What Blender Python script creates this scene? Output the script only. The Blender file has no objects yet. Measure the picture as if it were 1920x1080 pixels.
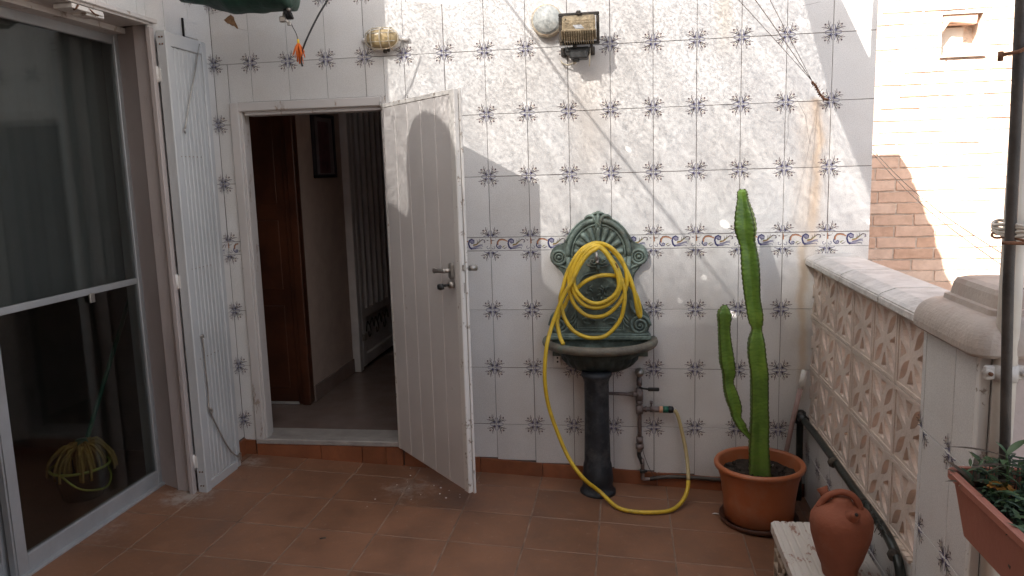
import bpy, bmesh, math, random
from mathutils import Vector, Matrix, noise
random.seed(7)
R = math.radians
C = bpy.context.scene.collection
scn = bpy.context.scene

# ------------------------------------------------------------------ camera
YAW, PIT, ROL = -0.149617503, -0.148985842, -0.0295305273
cam_d = bpy.data.cameras.new('camera'); cam = bpy.data.objects.new('camera', cam_d); C.objects.link(cam)
F = Vector((math.sin(YAW)*math.cos(PIT), math.cos(YAW)*math.cos(PIT), math.sin(PIT)))
r0 = Vector((math.cos(YAW), -math.sin(YAW), 0)); u0 = r0.cross(F)
rv = r0*math.cos(ROL) + u0*math.sin(ROL); uv = -r0*math.sin(ROL) + u0*math.cos(ROL)
cam.matrix_world = Matrix(((rv.x, uv.x, -F.x, 0.2716297), (rv.y, uv.y, -F.y, -3.7855386),
                           (rv.z, uv.z, -F.z, 1.3857808), (0, 0, 0, 1)))
cam_d.sensor_width = 36; cam_d.lens = 1447.0586/1920*36; cam_d.clip_start = .05; cam_d.clip_end = 500
scn.camera = cam

# ------------------------------------------------------------------ light
SUN = Vector((.353, .739, -.572)).normalized()          # the way the light travels
w = bpy.data.worlds.new("World"); scn.world = w; w.use_nodes = True
nt = w.node_tree; nt.nodes.clear()
wo = nt.nodes.new('ShaderNodeOutputWorld'); bg = nt.nodes.new('ShaderNodeBackground'); sk = nt.nodes.new('ShaderNodeTexSky')
sk.sky_type = 'NISHITA'; sk.sun_disc = False; sk.sun_elevation = math.asin(-SUN.z)
sk.sun_rotation = math.atan2(-SUN.x, -SUN.y); sk.air_density = 1.0; sk.dust_density = 2.5; sk.ozone_density = .7
bg.inputs[1].default_value = .088
hsw = nt.nodes.new('ShaderNodeHueSaturation'); hsw.inputs['Saturation'].default_value = .62
nt.links.new(sk.outputs[0], hsw.inputs['Color']); nt.links.new(hsw.outputs[0], bg.inputs[0]); nt.links.new(bg.outputs[0], wo.inputs[0])
sun_d = bpy.data.lights.new('sun', 'SUN'); sun_d.energy = 5.0; sun_d.angle = R(.4); sun_d.color = (1, .955, .89)
sun = bpy.data.objects.new('sun', sun_d); C.objects.link(sun); sun.location = (-3, -6, 6)
sun.rotation_euler = SUN.to_track_quat('-Z', 'Y').to_euler()
scn.view_settings.view_transform = 'Standard'; scn.view_settings.look = 'None'
scn.view_settings.exposure = 2.02; scn.view_settings.gamma = 1; scn.view_settings.use_curve_mapping = False
scn.cycles.use_denoising = True
scn.cycles.max_bounces = 10; scn.cycles.diffuse_bounces = 6; scn.cycles.transparent_max_bounces = 16
scn.cycles.caustics_reflective = False; scn.cycles.caustics_refractive = False
scn.cycles.sample_clamp_indirect = 6

# ------------------------------------------------------------------ materials
def new_mat(name):
    m = bpy.data.materials.new(name); m.use_nodes = True
    t = m.node_tree; b = t.nodes['Principled BSDF']
    return m, t, b
def N(t, k, **kw):
    n = t.nodes.new('ShaderNode'+k)
    for a, v in kw.items():
        if a in ('_in',):
            for i, x in v.items(): n.inputs[i].default_value = x
        else: setattr(n, a, v)
    return n
def ramp(t, stops):
    n = t.nodes.new('ShaderNodeValToRGB'); e = n.color_ramp.elements
    while len(e) < len(stops): e.new(.5)
    for i, (p, c) in enumerate(stops):
        e[i].position = p; e[i].color = (*c, 1) if len(c) == 3 else c
    return n
def coords(t, world=True):
    return t.nodes.new('ShaderNodeNewGeometry').outputs['Position'] if world else t.nodes.new('ShaderNodeTexCoord').outputs['Object']
def simple(name, col, rough=.6, var=.18, scale=9, bump=.15, bscale=70, metal=0, dirt=None, dirt_amt=.5, dscale=5, world=True, spec=.5, coat=0, obj_var=0):
    """base colour with two noises, optional dirt patches and fine relief"""
    m, t, b = new_mat(name); L = t.links.new
    P = coords(t, world)
    n1 = N(t, 'TexNoise', _in={2: scale, 3: 6, 4: .6}); L(P, n1.inputs[0])
    d = tuple(max(0, c*(1-var)) for c in col); h = tuple(min(1, c*(1+var)) for c in col)
    r = ramp(t, [(.3, d), (.7, h)]); L(n1.outputs[0], r.inputs[0])
    out = r.outputs[0]
    if obj_var:
        oi = t.nodes.new('ShaderNodeObjectInfo')
        hs = N(t, 'HueSaturation'); mr = N(t, 'MapRange', _in={3: 1-obj_var, 4: 1+obj_var}); L(oi.outputs['Random'], mr.inputs[0])
        L(mr.outputs[0], hs.inputs['Value']); L(out, hs.inputs['Color']); out = hs.outputs[0]
    if dirt:
        n2 = N(t, 'TexNoise', _in={2: dscale, 3: 8, 4: .68}); L(P, n2.inputs[0])
        r2 = ramp(t, [(.5, (0, 0, 0)), (.72, (dirt_amt,)*3)]); L(n2.outputs[0], r2.inputs[0])
        mx = N(t, 'MixRGB'); L(r2.outputs[0], mx.inputs[0]); L(out, mx.inputs[1]); mx.inputs[2].default_value = (*dirt, 1); out = mx.outputs[0]
    L(out, b.inputs['Base Color'])
    b.inputs['Roughness'].default_value = rough; b.inputs['Metallic'].default_value = metal
    b.inputs['Specular IOR Level'].default_value = spec
    if coat: b.inputs['Coat Weight'].default_value = coat; b.inputs['Coat Roughness'].default_value = .15
    if bump:
        n3 = N(t, 'TexNoise', _in={2: bscale, 3: 5, 4: .6}); L(P, n3.inputs[0])
        bp = N(t, 'Bump', _in={0: bump, 1: .01}); L(n3.outputs[0], bp.inputs['Height']); L(bp.outputs[0], b.inputs['Normal'])
    return m

def tile_material():
    m, t, b = new_mat('glazed_white_tile'); L = t.links.new
    P = coords(t)
    sp = N(t, 'TexNoise', _in={2: 260, 3: 3, 4: .7}); L(P, sp.inputs[0])
    r = ramp(t, [(.36, (.58, .565, .56)), (.58, (.73, .72, .71))]); L(sp.outputs[0], r.inputs[0])
    big = N(t, 'TexNoise', _in={2: 2.3, 3: 5, 4: .6}); L(P, big.inputs[0])
    rb = ramp(t, [(.35, (.90, .88, .86)), (.65, (1, 1, 1))]); L(big.outputs[0], rb.inputs[0])
    mu = N(t, 'MixRGB', blend_type='MULTIPLY'); mu.inputs[0].default_value = 1; L(r.outputs[0], mu.inputs[1]); L(rb.outputs[0], mu.inputs[2])
    oi = t.nodes.new('ShaderNodeObjectInfo'); mr = N(t, 'MapRange', _in={3: .95, 4: 1.04}); L(oi.outputs['Random'], mr.inputs[0])
    hs = N(t, 'HueSaturation'); L(mr.outputs[0], hs.inputs['Value']); L(mu.outputs[0], hs.inputs['Color'])
    out = hs.outputs[0]
    # rust that ran down below the iron hook and beside the coping
    xyz = N(t, 'SeparateXYZ'); L(P, xyz.inputs[0])
    wob = N(t, 'TexNoise', _in={2: 5, 3: 4, 4: .6}); L(P, wob.inputs[0])
    def streak(cx, wd, ztop, zbot, col, amt):
        nonlocal out
        a = N(t, 'Math', operation='MULTIPLY_ADD', _in={1: .09, 2: -.045}); L(wob.outputs[0], a.inputs[0])
        s = N(t, 'Math', operation='ADD'); L(xyz.outputs[0], s.inputs[0]); L(a.outputs[0], s.inputs[1])
        d = N(t, 'Math', operation='SUBTRACT', _in={1: cx}); L(s.outputs[0], d.inputs[0])
        ab = N(t, 'Math', operation='ABSOLUTE'); L(d.outputs[0], ab.inputs[0])
        m1 = N(t, 'MapRange', _in={1: 0, 2: wd, 3: 1, 4: 0}); m1.interpolation_type = 'SMOOTHSTEP'; L(ab.outputs[0], m1.inputs[0])
        m2 = N(t, 'MapRange', _in={1: zbot, 2: zbot+.35*(ztop-zbot), 3: 0, 4: 1}); L(xyz.outputs[2], m2.inputs[0])
        m3 = N(t, 'MapRange', _in={1: ztop, 2: ztop+.02, 3: 1, 4: 0}); L(xyz.outputs[2], m3.inputs[0])
        p = N(t, 'Math', operation='MULTIPLY'); L(m1.outputs[0], p.inputs[0]); L(m2.outputs[0], p.inputs[1])
        p2 = N(t, 'Math', operation='MULTIPLY'); L(p.outputs[0], p2.inputs[0]); L(m3.outputs[0], p2.inputs[1])
        yy = N(t, 'Math', operation='GREATER_THAN', _in={1: -.05}); L(xyz.outputs[1], yy.inputs[0])
        p3 = N(t, 'Math', operation='MULTIPLY'); L(p2.outputs[0], p3.inputs[0]); L(yy.outputs[0], p3.inputs[1])
        p4 = N(t, 'Math', operation='MULTIPLY', _in={1: amt}); L(p3.outputs[0], p4.inputs[0])
        mx = N(t, 'MixRGB'); L(p4.outputs[0], mx.inputs[0]); L(out, mx.inputs[1]); mx.inputs[2].default_value = (*col, 1); out = mx.outputs[0]
    streak(1.145, .032, 1.672, .9, (.60, .36, .16), .42)
    streak(1.12, .11, 1.66, .85, (.62, .46, .32), .35)
    streak(1.10, .035, 1.0, .2, (.52, .37, .22), .55)
    streak(.72, .07, 2.4, 1.85, (.60, .50, .36), .35)
    streak(.1, .16, 1.93, 1.3, (.60, .50, .40), .30)
    L(out, b.inputs['Base Color'])
    b.inputs['Roughness'].default_value = .33; b.inputs['Specular IOR Level'].default_value = .45
    bp = N(t, 'Bump', _in={0: .25, 1: .002}); L(sp.outputs[0], bp.inputs['Height']); L(bp.outputs[0], b.inputs['Normal'])
    return m

def netting_material():
    """pale woven shade netting: part of the sun goes straight through the weave, small tears let it all through"""
    m, t, b = new_mat('woven_shade_netting'); L = t.links.new
    t.nodes.remove(b); o = t.nodes['Material Output']; P = coords(t)
    dif = N(t, 'BsdfDiffuse', _in={0: (.80, .79, .76, 1)}); tr = N(t, 'BsdfTranslucent', _in={0: (.80, .79, .77, 1)})
    ms = N(t, 'MixShader', _in={0: .55}); L(dif.outputs[0], ms.inputs[1]); L(tr.outputs[0], ms.inputs[2])
    tp = N(t, 'BsdfTransparent')
    # weave: irregular fine crinkle
    mp = N(t, 'Mapping', _in={3: (1.0, .75, 1)}); L(P, mp.inputs[0])
    n1 = N(t, 'TexNoise', _in={2: 110, 3: 1.5, 4: .5}); L(mp.outputs[0], n1.inputs[0])
    n2 = N(t, 'TexNoise', _in={2: 3.2, 3: 4, 4: .6}); L(P, n2.inputs[0])
    # folds that run diagonally
    mp2 = N(t, 'Mapping', _in={2: (0, 0, R(38)), 3: (14, .9, 1)}); L(P, mp2.inputs[0])
    n3 = N(t, 'TexNoise', _in={2: 1.0, 3: 3, 4: .5}); L(mp2.outputs[0], n3.inputs[0])
    a = ramp(t, [(.40, (.015,)*3), (.60, (.235,)*3)]); L(n1.outputs[0], a.inputs[0])
    bb = N(t, 'MapRange', _in={1: .35, 2: .65, 3: .82, 4: 1.08}); L(n2.outputs[0], bb.inputs[0])
    cc = N(t, 'MapRange', _in={1: .35, 2: .6, 3: .62, 4: 1.06}); L(n3.outputs[0], cc.inputs[0])
    q = N(t, 'Math', operation='MULTIPLY'); L(a.outputs[0], q.inputs[0]); L(bb.outputs[0], q.inputs[1])
    q1 = N(t, 'Math', operation='MULTIPLY_ADD', _in={2: .025}); L(q.outputs[0], q1.inputs[0]); L(cc.outputs[0], q1.inputs[1])
    sy = N(t, 'SeparateXYZ'); L(P, sy.inputs[0])   # made denser towards the roof and left, to fade the light below
    light_fade = N(t, 'MapRange', _in={1: -2.72, 2: -1.75, 3: .10, 4: 1.0}); light_fade.interpolation_type = 'SMOOTHSTEP'; L(sy.outputs[1], light_fade.inputs[0])
    side = N(t, 'MapRange', _in={1: -1.72, 2: -1.30, 3: .45, 4: 1.0}); L(sy.outputs[0], side.inputs[0])  # less sun let through on the left, to dim the door
    q3 = N(t, 'Math', operation='MULTIPLY'); L(side.outputs[0], q3.inputs[0]); L(light_fade.outputs[0], q3.inputs[1])
    q2 = N(t, 'Math', operation='MULTIPLY'); L(q1.outputs[0], q2.inputs[0]); L(q3.outputs[0], q2.inputs[1])
    # tears
    mp3 = N(t, 'Mapping', _in={3: (1, 1.0, 1)}); L(P, mp3.inputs[0])
    v = N(t, 'TexVoronoi', _in={2: 4.6}); L(mp3.outputs[0], v.inputs['Vector'])
    wn = N(t, 'TexNoise', _in={2: 22}); L(P, wn.inputs[0])
    sc = N(t, 'SeparateColor'); L(v.outputs['Color'], sc.inputs[0])
    rad = N(t, 'MapRange', _in={1: .15, 2: 1, 3: 0, 4: .095}); L(sc.outputs[0], rad.inputs[0])
    wv = N(t, 'MapRange', _in={1: .3, 2: .7, 3: .75, 4: 1.3}); L(wn.outputs[0], wv.inputs[0])
    dd = N(t, 'Math', operation='MULTIPLY'); L(v.outputs['Distance'], dd.inputs[0]); L(wv.outputs[0], dd.inputs[1])
    hole = N(t, 'Math', operation='LESS_THAN'); L(dd.outputs[0], hole.inputs[0]); L(rad.outputs[0], hole.inputs[1])
    fa = N(t, 'Math', operation='MAXIMUM'); L(q2.outputs[0], fa.inputs[0]); L(hole.outputs[0], fa.inputs[1])
    m2 = N(t, 'MixShader'); L(fa.outputs[0], m2.inputs[0]); L(ms.outputs[0], m2.inputs[1]); L(tp.outputs[0], m2.inputs[2])
    L(m2.outputs[0], o.inputs[0])
    return m

def glass_material(name, tint=(.75, .8, .78), refl=.9):
    m, t, b = new_mat(name); L = t.links.new
    t.nodes.remove(b); o = t.nodes['Material Output']
    tp = N(t, 'BsdfTransparent', _in={0: (*tint, 1)}); gl = N(t, 'BsdfGlossy', _in={0: (refl, refl, refl, 1), 1: .04})
    lw = N(t, 'LayerWeight', _in={0: .5}); pw = N(t, 'Math', operation='POWER', _in={1: 4.0}); L(lw.outputs['Facing'], pw.inputs[0]); fr = N(t, 'Math', operation='MULTIPLY_ADD', _in={1: .8, 2: .045}); L(pw.outputs[0], fr.inputs[0]); ms = N(t, 'MixShader'); L(fr.outputs[0], ms.inputs[0]); L(tp.outputs[0], ms.inputs[1]); L(gl.outputs[0], ms.inputs[2]); L(ms.outputs[0], o.inputs[0])
    return m

def brick_material():
    m, t, b = new_mat('pale_brick'); L = t.links.new
    P = coords(t)
    oi = t.nodes.new('ShaderNodeObjectInfo')
    r = ramp(t, [(0, (.64, .41, .29)), (.5, (.72, .50, .38)), (1, (.76, .58, .46))]); L(oi.outputs['Random'], r.inputs[0])
    n = N(t, 'TexNoise', _in={2: 14, 3: 8, 4: .65}); L(P, n.inputs[0])
    r2 = ramp(t, [(.3, (.78, .75, .73)), (.6, (1, 1, 1))]); L(n.outputs[0], r2.inputs[0])
    mu = N(t, 'MixRGB', blend_type='MULTIPLY'); mu.inputs[0].default_value = 1; L(r.outputs[0], mu.inputs[1]); L(r2.outputs[0], mu.inputs[2])
    L(mu.outputs[0], b.inputs['Base Color']); b.inputs['Roughness'].default_value = .9
    n3 = N(t, 'TexNoise', _in={2: 60, 3: 5}); L(P, n3.inputs[0])
    bp = N(t, 'Bump', _in={0: .4, 1: .006}); L(n3.outputs[0], bp.inputs['Height']); L(bp.outputs[0], b.inputs['Normal'])
    return m

def floor_material():
    m, t, b = new_mat('terracotta_floor_tile'); L = t.links.new
    P = coords(t); oi = t.nodes.new('ShaderNodeObjectInfo')
    r = ramp(t, [(0, (.205, .098, .056)), (.5, (.235, .113, .065)), (1, (.262, .127, .075))]); L(oi.outputs['Random'], r.inputs[0])
    n = N(t, 'TexNoise', _in={2: 3.2, 3: 10, 4: .7}); L(P, n.inputs[0])
    r2 = ramp(t, [(.3, (.62, .64, .66)), (.62, (1.08, 1.05, 1.0))]); L(n.outputs[0], r2.inputs[0])
    mu = N(t, 'MixRGB', blend_type='MULTIPLY'); mu.inputs[0].default_value = 1; L(r.outputs[0], mu.inputs[1]); L(r2.outputs[0], mu.inputs[2])
    # pale lime and dust: scattered plus a patch by the door and one by the jamb
    n2 = N(t, 'TexNoise', _in={2: 26, 3: 9, 4: .72}); L(P, n2.inputs[0])
    d2 = ramp(t, [(.60, (0, 0, 0)), (.72, (.30,)*3)]); L(n2.outputs[0], d2.inputs[0])
    out = mu.outputs[0]
    mx = N(t, 'MixRGB'); L(d2.outputs[0], mx.inputs[0]); L(out, mx.inputs[1]); mx.inputs[2].default_value = (.40, .33, .27, 1); out = mx.outputs[0]
    for (cx, cy, rr, th, amt) in ((-.80, -.30, .28, .53, .32), (-1.80, -.58, .20, .46, .65), (-1.70, -.12, .13, .48, .5), (-1.95, -.95, .35, .60, .22), (1.0, -.1, .35, .5, -.6)):
        ds = N(t, 'Vector Math'.replace(' ', ''), operation='DISTANCE'); L(P, ds.inputs[0]); ds.inputs[1].default_value = (cx, cy, -.183-.052*cx)
        fa = N(t, 'MapRange', _in={1: 0, 2: rr, 3: 1, 4: 0}); L(ds.outputs['Value'], fa.inputs[0])
        ad = N(t, 'Math', operation='MULTIPLY_ADD', _in={1: .30, 2: 0}); L(fa.outputs[0], ad.inputs[0]); L(n2.outputs[0], ad.inputs[2])
        st = N(t, 'MapRange', _in={1: th+.12, 2: th+.30, 3: 0, 4: abs(amt)}); L(ad.outputs[0], st.inputs[0])
        mul = N(t, 'Math', operation='MULTIPLY'); L(st.outputs[0], mul.inputs[0]); L(fa.outputs[0], mul.inputs[1])
        mx = N(t, 'MixRGB'); L(mul.outputs[0], mx.inputs[0]); L(out, mx.inputs[1])
        mx.inputs[2].default_value = (.50, .46, .42, 1) if amt > 0 else (.05, .035, .03, 1); out = mx.outputs[0]
    L(out, b.inputs['Base Color'])
    rr = N(t, 'MapRange', _in={1: .3, 2: .7, 3: .38, 4: .62}); L(n.outputs[0], rr.inputs[0]); L(rr.outputs[0], b.inputs['Roughness'])
    n3 = N(t, 'TexNoise', _in={2: 45, 3: 6}); L(P, n3.inputs[0])
    bp = N(t, 'Bump', _in={0: .25, 1: .004}); L(n3.outputs[0], bp.inputs['Height']); L(bp.outputs[0], b.inputs['Normal'])
    return m

def verdigris_material():
    m, t, b = new_mat('verdigris_cast_iron'); L = t.links.new
    P = coords(t)
    n = N(t, 'TexNoise', _in={2: 11, 3: 9, 4: .7}); L(P, n.inputs[0])
    r = ramp(t, [(.32, (.045, .054, .048)), (.5, (.11, .142, .124)), (.68, (.215, .275, .25))]); L(n.outputs[0], r.inputs[0])
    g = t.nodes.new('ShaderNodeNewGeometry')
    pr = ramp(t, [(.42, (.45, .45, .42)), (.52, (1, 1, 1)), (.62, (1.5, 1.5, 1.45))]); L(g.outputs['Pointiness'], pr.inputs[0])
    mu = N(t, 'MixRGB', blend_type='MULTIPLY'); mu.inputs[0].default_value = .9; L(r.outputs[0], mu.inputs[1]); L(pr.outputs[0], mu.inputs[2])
    n2 = N(t, 'TexNoise', _in={2: 5, 3: 8, 4: .7}); L(P, n2.inputs[0])
    d = ramp(t, [(.56, (0, 0, 0)), (.70, (.55,)*3)]); L(n2.outputs[0], d.inputs[0])
    mx = N(t, 'MixRGB'); L(d.outputs[0], mx.inputs[0]); L(mu.outputs[0], mx.inputs[1]); mx.inputs[2].default_value = (.13, .10, .07, 1)
    xyz = N(t, 'SeparateXYZ'); L(P, xyz.inputs[0])
    # colour, roughness and metal are the same at every height
    L(mx.outputs[0], b.inputs['Base Color']); b.inputs['Roughness'].default_value = .62; b.inputs['Metallic'].default_value = .15
    n3 = N(t, 'TexNoise', _in={2: 75, 3: 6}); L(P, n3.inputs[0])
    bp = N(t, 'Bump', _in={0: .35, 1: .006}); L(n3.outputs[0], bp.inputs['Height']); L(bp.outputs[0], b.inputs['Normal'])
    return m

def white_flaking(name, base, chip, amt=.55, scale=9, rough=.5, thr=.62, stretch=(1, 1, 1), world=True):
    m, t, b = new_mat(name); L = t.links.new
    P = coords(t, world); mp = N(t, 'Mapping', _in={3: stretch}); L(P, mp.inputs[0])
    n = N(t, 'TexNoise', _in={2: scale, 3: 10, 4: .7}); L(mp.outputs[0], n.inputs[0])
    n0 = N(t, 'TexNoise', _in={2: 2.5, 3: 5}); L(P, n0.inputs[0])
    r0_ = ramp(t, [(.3, tuple(c*.84 for c in base)), (.7, base)]); L(n0.outputs[0], r0_.inputs[0])
    r = ramp(t, [(thr, (0, 0, 0)), (thr+.025, (amt,)*3)]); L(n.outputs[0], r.inputs[0])
    mx = N(t, 'MixRGB'); L(r.outputs[0], mx.inputs[0]); L(r0_.outputs[0], mx.inputs[1]); mx.inputs[2].default_value = (*chip, 1)
    L(mx.outputs[0], b.inputs['Base Color']); b.inputs['Roughness'].default_value = rough
    inv = N(t, 'Math', operation='MULTIPLY', _in={1: -1}); L(r.outputs[0], inv.inputs[0])
    bp = N(t, 'Bump', _in={0: .5, 1: .003}); L(inv.outputs[0], bp.inputs['Height'])
    n3 = N(t, 'TexNoise', _in={2: 50, 3: 4}); L(P, n3.inputs[0]); bp2 = N(t, 'Bump', _in={0: .12, 1: .004}); L(n3.outputs[0], bp2.inputs['Height']); L(bp.outputs[0], bp2.inputs['Normal'])
    L(bp2.outputs[0], b.inputs['Normal'])
    return m

def cactus_material():
    m, t, b = new_mat('ridged_cactus_skin'); L = t.links.new
    P = coords(t); n = N(t, 'TexNoise', _in={2: 6, 3: 6, 4: .6}); L(P, n.inputs[0])
    at = t.nodes.new('ShaderNodeAttribute'); at.attribute_name = 'ridge'
    r = ramp(t, [(.3, (.065, .13, .020)), (.55, (.135, .245, .034)), (.75, (.22, .34, .055))]); L(n.outputs[0], r.inputs[0])
    r2 = ramp(t, [(0, (1, 1, 1)), (.86, (1, 1, 1)), (.97, (.45, .36, .30))]); L(at.outputs['Fac'], r2.inputs[0])
    mu = N(t, 'MixRGB', blend_type='MULTIPLY'); mu.inputs[0].default_value = 1; L(r.outputs[0], mu.inputs[1]); L(r2.outputs[0], mu.inputs[2])
    mp = N(t, 'Mapping', _in={3: (1, 1, 3)}); L(P, mp.inputs[0])
    n2 = N(t, 'TexNoise', _in={2: 40, 3: 3}); L(mp.outputs[0], n2.inputs[0])
    r3 = ramp(t, [(.35, (.78, .82, .72)), (.6, (1.1, 1.08, 1.05))]); L(n2.outputs[0], r3.inputs[0])
    m3 = N(t, 'MixRGB', blend_type='MULTIPLY'); m3.inputs[0].default_value = 1; L(mu.outputs[0], m3.inputs[1]); L(r3.outputs[0], m3.inputs[2])
    xz = N(t, 'SeparateXYZ'); L(P, xz.inputs[0])   # corky brown skin at the foot of the old stem
    cz_ = N(t, 'MapRange', _in={1: -.02, 2: .26, 3: .62, 4: 0}); L(xz.outputs[2], cz_.inputs[0])
    cn_ = N(t, 'MapRange', _in={1: .38, 2: .62, 3: .15, 4: 1.0}); L(n2.outputs[0], cn_.inputs[0])
    cm_ = N(t, 'Math', operation='MULTIPLY'); L(cz_.outputs[0], cm_.inputs[0]); L(cn_.outputs[0], cm_.inputs[1])
    m4 = N(t, 'MixRGB'); L(cm_.outputs[0], m4.inputs[0]); L(m3.outputs[0], m4.inputs[1]); m4.inputs[2].default_value = (.09, .075, .04, 1)
    L(m4.outputs[0], b.inputs['Base Color']); b.inputs['Roughness'].default_value = .42
    b.inputs['Subsurface Weight'].default_value = .12; b.inputs['Subsurface Radius'].default_value = (.01, .02, .004)
    return m

M = {}
M['tile'] = tile_material()
M['blue'] = simple('cobalt_glaze_print', (.035, .034, .125), .35, bump=0)
M['brown'] = simple('brown_glaze_print', (.085, .052, .060), .35, bump=0)
M['orange'] = simple('ochre_glaze_print', (.42, .20, .11), .35, bump=0)
M['olive'] = simple('olive_glaze_print', (.22, .21, .06), .35, bump=0)
M['lilac'] = simple('pale_blue_glaze_print', (.27, .26, .35), .35, bump=0)
M['grout'] = simple('dark_grout', (.15, .12, .11), .95, var=.4, scale=5)
M['plaster'] = simple('cream_plaster', (.55, .50, .44), .9, var=.12, scale=3, bump=.3)
M['skirt'] = simple('terracotta_skirting', (.25, .085, .038), .45, var=.25, scale=6, dirt=(.12, .06, .04), obj_var=.12)
M['skirt_print'] = M['brown']
M['floor'] = floor_material()
M['floor_grout'] = simple('pale_floor_grout', (.215, .145, .105), .95, var=.5, scale=11)
M['door_paint'] = white_flaking('door_white_paint', (.66, .625, .61), (.30, .24, .20), amt=.45, scale=9, thr=.665, stretch=(1, 1, .5))
M['edge_paint'] = white_flaking('worn_edge_paint', (.74, .71, .68), (.22, .15, .10), amt=.75, scale=24, thr=.585)
M['frame_paint'] = white_flaking('old_frame_paint', (.60, .56, .54), (.28, .20, .14), amt=.75, scale=12, thr=.595, stretch=(1, 1, .35))
M['jamb_paint'] = white_flaking('jamb_pinkish_paint', (.46, .40, .385), (.24, .17, .13), amt=.7, scale=9, thr=.63, stretch=(1, 1, .3))
M['pvc'] = white_flaking('shutter_white_plastic', (.53, .535, .545), (.30, .28, .27), amt=.4, scale=18, thr=.69, rough=.4)
M['alu'] = simple('grey_white_aluminium', (.37, .375, .39), .38, var=.12, scale=4, bump=.05, metal=.25, dirt=(.25, .22, .2), dirt_amt=.35)
M['black_gap'] = simple('dark_recess', (.012, .011, .010), .9, bump=0)
M['glass'] = glass_material('window_glass', (.76, .78, .77), .9)
M['curtain'] = simple('grey_sheer_curtain', (.135, .135, .138), .9, var=.1, scale=2.5, bump=.1)
M['dark_wood'] = simple('varnished_brown_wood', (.065, .021, .010), .35, var=.5, scale=2.2, bump=.1, dirt=(.03, .01, .006), dirt_amt=.7, dscale=3)
M['hall_wall'] = simple('hall_wall_paint', (.38, .29, .245), .8, var=.1)
M['hall_floor'] = simple('polished_marble_floor', (.17, .125, .108), .25, var=.2, scale=5, bump=.02, dirt=(.18, .11, .09), dscale=7)
M['marble'] = simple('grey_marble_sill', (.34, .31, .29), .4, var=.2, scale=12, dirt=(.18, .15, .13))
M['gate'] = simple('gate_white_enamel', (.55, .53, .53), .45, var=.1, bump=.05)
M['verd'] = verdigris_material()
M['black_iron'] = simple('blackened_iron_pedestal', (.022, .026, .032), .48, var=.5, scale=10, bump=.35, bscale=40, dirt=(.16, .16, .16), dirt_amt=.45, dscale=13, metal=.2)
M['rust_iron'] = simple('rusty_iron', (.16, .07, .035), .8, var=.5, scale=30, bump=.5, bscale=120)
M['rim'] = simple('basin_rim_patina', (.15, .13, .10), .6, var=.5, scale=7, bump=.4, bscale=60, dirt=(.10, .19, .16), dirt_amt=.8, dscale=6)
M['steel'] = simple('worn_steel', (.40, .37, .34), .38, var=.3, scale=20, bump=.2, metal=.8)
M['galv'] = simple('galvanised_pipe', (.22, .18, .17), .55, var=.45, scale=28, bump=.4, metal=.4, dirt=(.14, .07, .05), dirt_amt=.7, dscale=20)
M['hose'] = simple('yellow_hose_rubber', (.62, .42, .03), .42, var=.12, scale=14, bump=.05, dirt=(.26, .17, .06), dirt_amt=.6, dscale=16)
M['hose_end'] = simple('faded_hose_end', (.45, .36, .18), .5, var=.15)
M['green_plastic'] = simple('green_connector_plastic', (.015, .12, .075), .35, bump=0)
M['black_plastic'] = simple('black_plastic', (.015, .015, .015), .45, bump=.1)
M['peach'] = simple('peach_collar', (.75, .40, .24), .5, bump=0)
M['pot'] = simple('orange_plastic_pot', (.38, .115, .045), .42, var=.1, scale=4, bump=.05, dirt=(.36, .20, .13), dirt_amt=.55, dscale=7)
M['soil'] = simple('dark_potting_soil', (.035, .025, .018), 1, var=.6, scale=40, bump=1, bscale=120)
M['saucer'] = simple('dark_brown_saucer', (.09, .035, .02), .5, var=.2)
M['cactus'] = cactus_material()
M['spine'] = simple('cactus_spine', (.12, .075, .04), .7, bump=0)
M['lattice'] = simple('cream_cast_concrete', (.60, .50, .435), .9, var=.12, scale=6, bump=.45, bscale=55, dirt=(.40, .31, .24), dirt_amt=.6, obj_var=.05)
M['coping'] = simple('weathered_white_coping', (.62, .59, .56), .8, var=.2, scale=9, bump=.6, bscale=35, dirt=(.30, .25, .21), dirt_amt=.4, dscale=12)
M['capstone'] = simple('cast_stone_cap', (.45, .385, .34), .75, var=.15, scale=6, bump=.3, dirt=(.28, .15, .10), dirt_amt=.5, dscale=4)
M['pink_plaster'] = simple('pinkish_pillar_face', (.50, .42, .40), .7, var=.15, scale=5, bump=.2, dirt=(.3, .2, .17), dirt_amt=.4)
M['brick'] = brick_material()
M['mortar'] = simple('rough_mortar', (.60, .50, .42), 1, var=.25, scale=20, bump=.8, bscale=60)
M['netting'] = netting_material()
M['occluder'] = simple('green_occluder_cloth', (.10, .14, .12), .85, var=.2, bump=.1)
M['tarp'] = simple('dark_green_tarpaulin', (.010, .045, .032), .5, var=.5, scale=16, bump=.6, bscale=22)
M['roof'] = simple('shading_roof_underside', (.50, .48, .45), .9)
M['canvas'] = simple('pale_shade_canvas', (.66, .64, .60), .9)
M['black_pipe'] = simple('black_polythene_pipe', (.012, .016, .014), .38, var=.5, bump=.15, dirt=(.10, .10, .09), dirt_amt=.35, dscale=16)
M['clay'] = simple('red_clay_jug', (.235, .068, .032), .78, var=.14, scale=7, bump=.25, bscale=90, dirt=(.30, .15, .10), dirt_amt=.4, dscale=9)
M['white_chip'] = white_flaking('chipped_white_slab_paint', (.58, .53, .48), (.27, .13, .09), amt=.9, scale=10, thr=.585, stretch=(2.2, 1, 1))
M['planter'] = simple('faded_terracotta_plastic', (.34, .125, .085), .55, var=.12, scale=5, bump=.1, dirt=(.2, .09, .06), dirt_amt=.4)
M['leaf_dark'] = simple('dark_green_leaf', (.024, .05, .024), .5, var=.4, scale=30, bump=.1)
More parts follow.
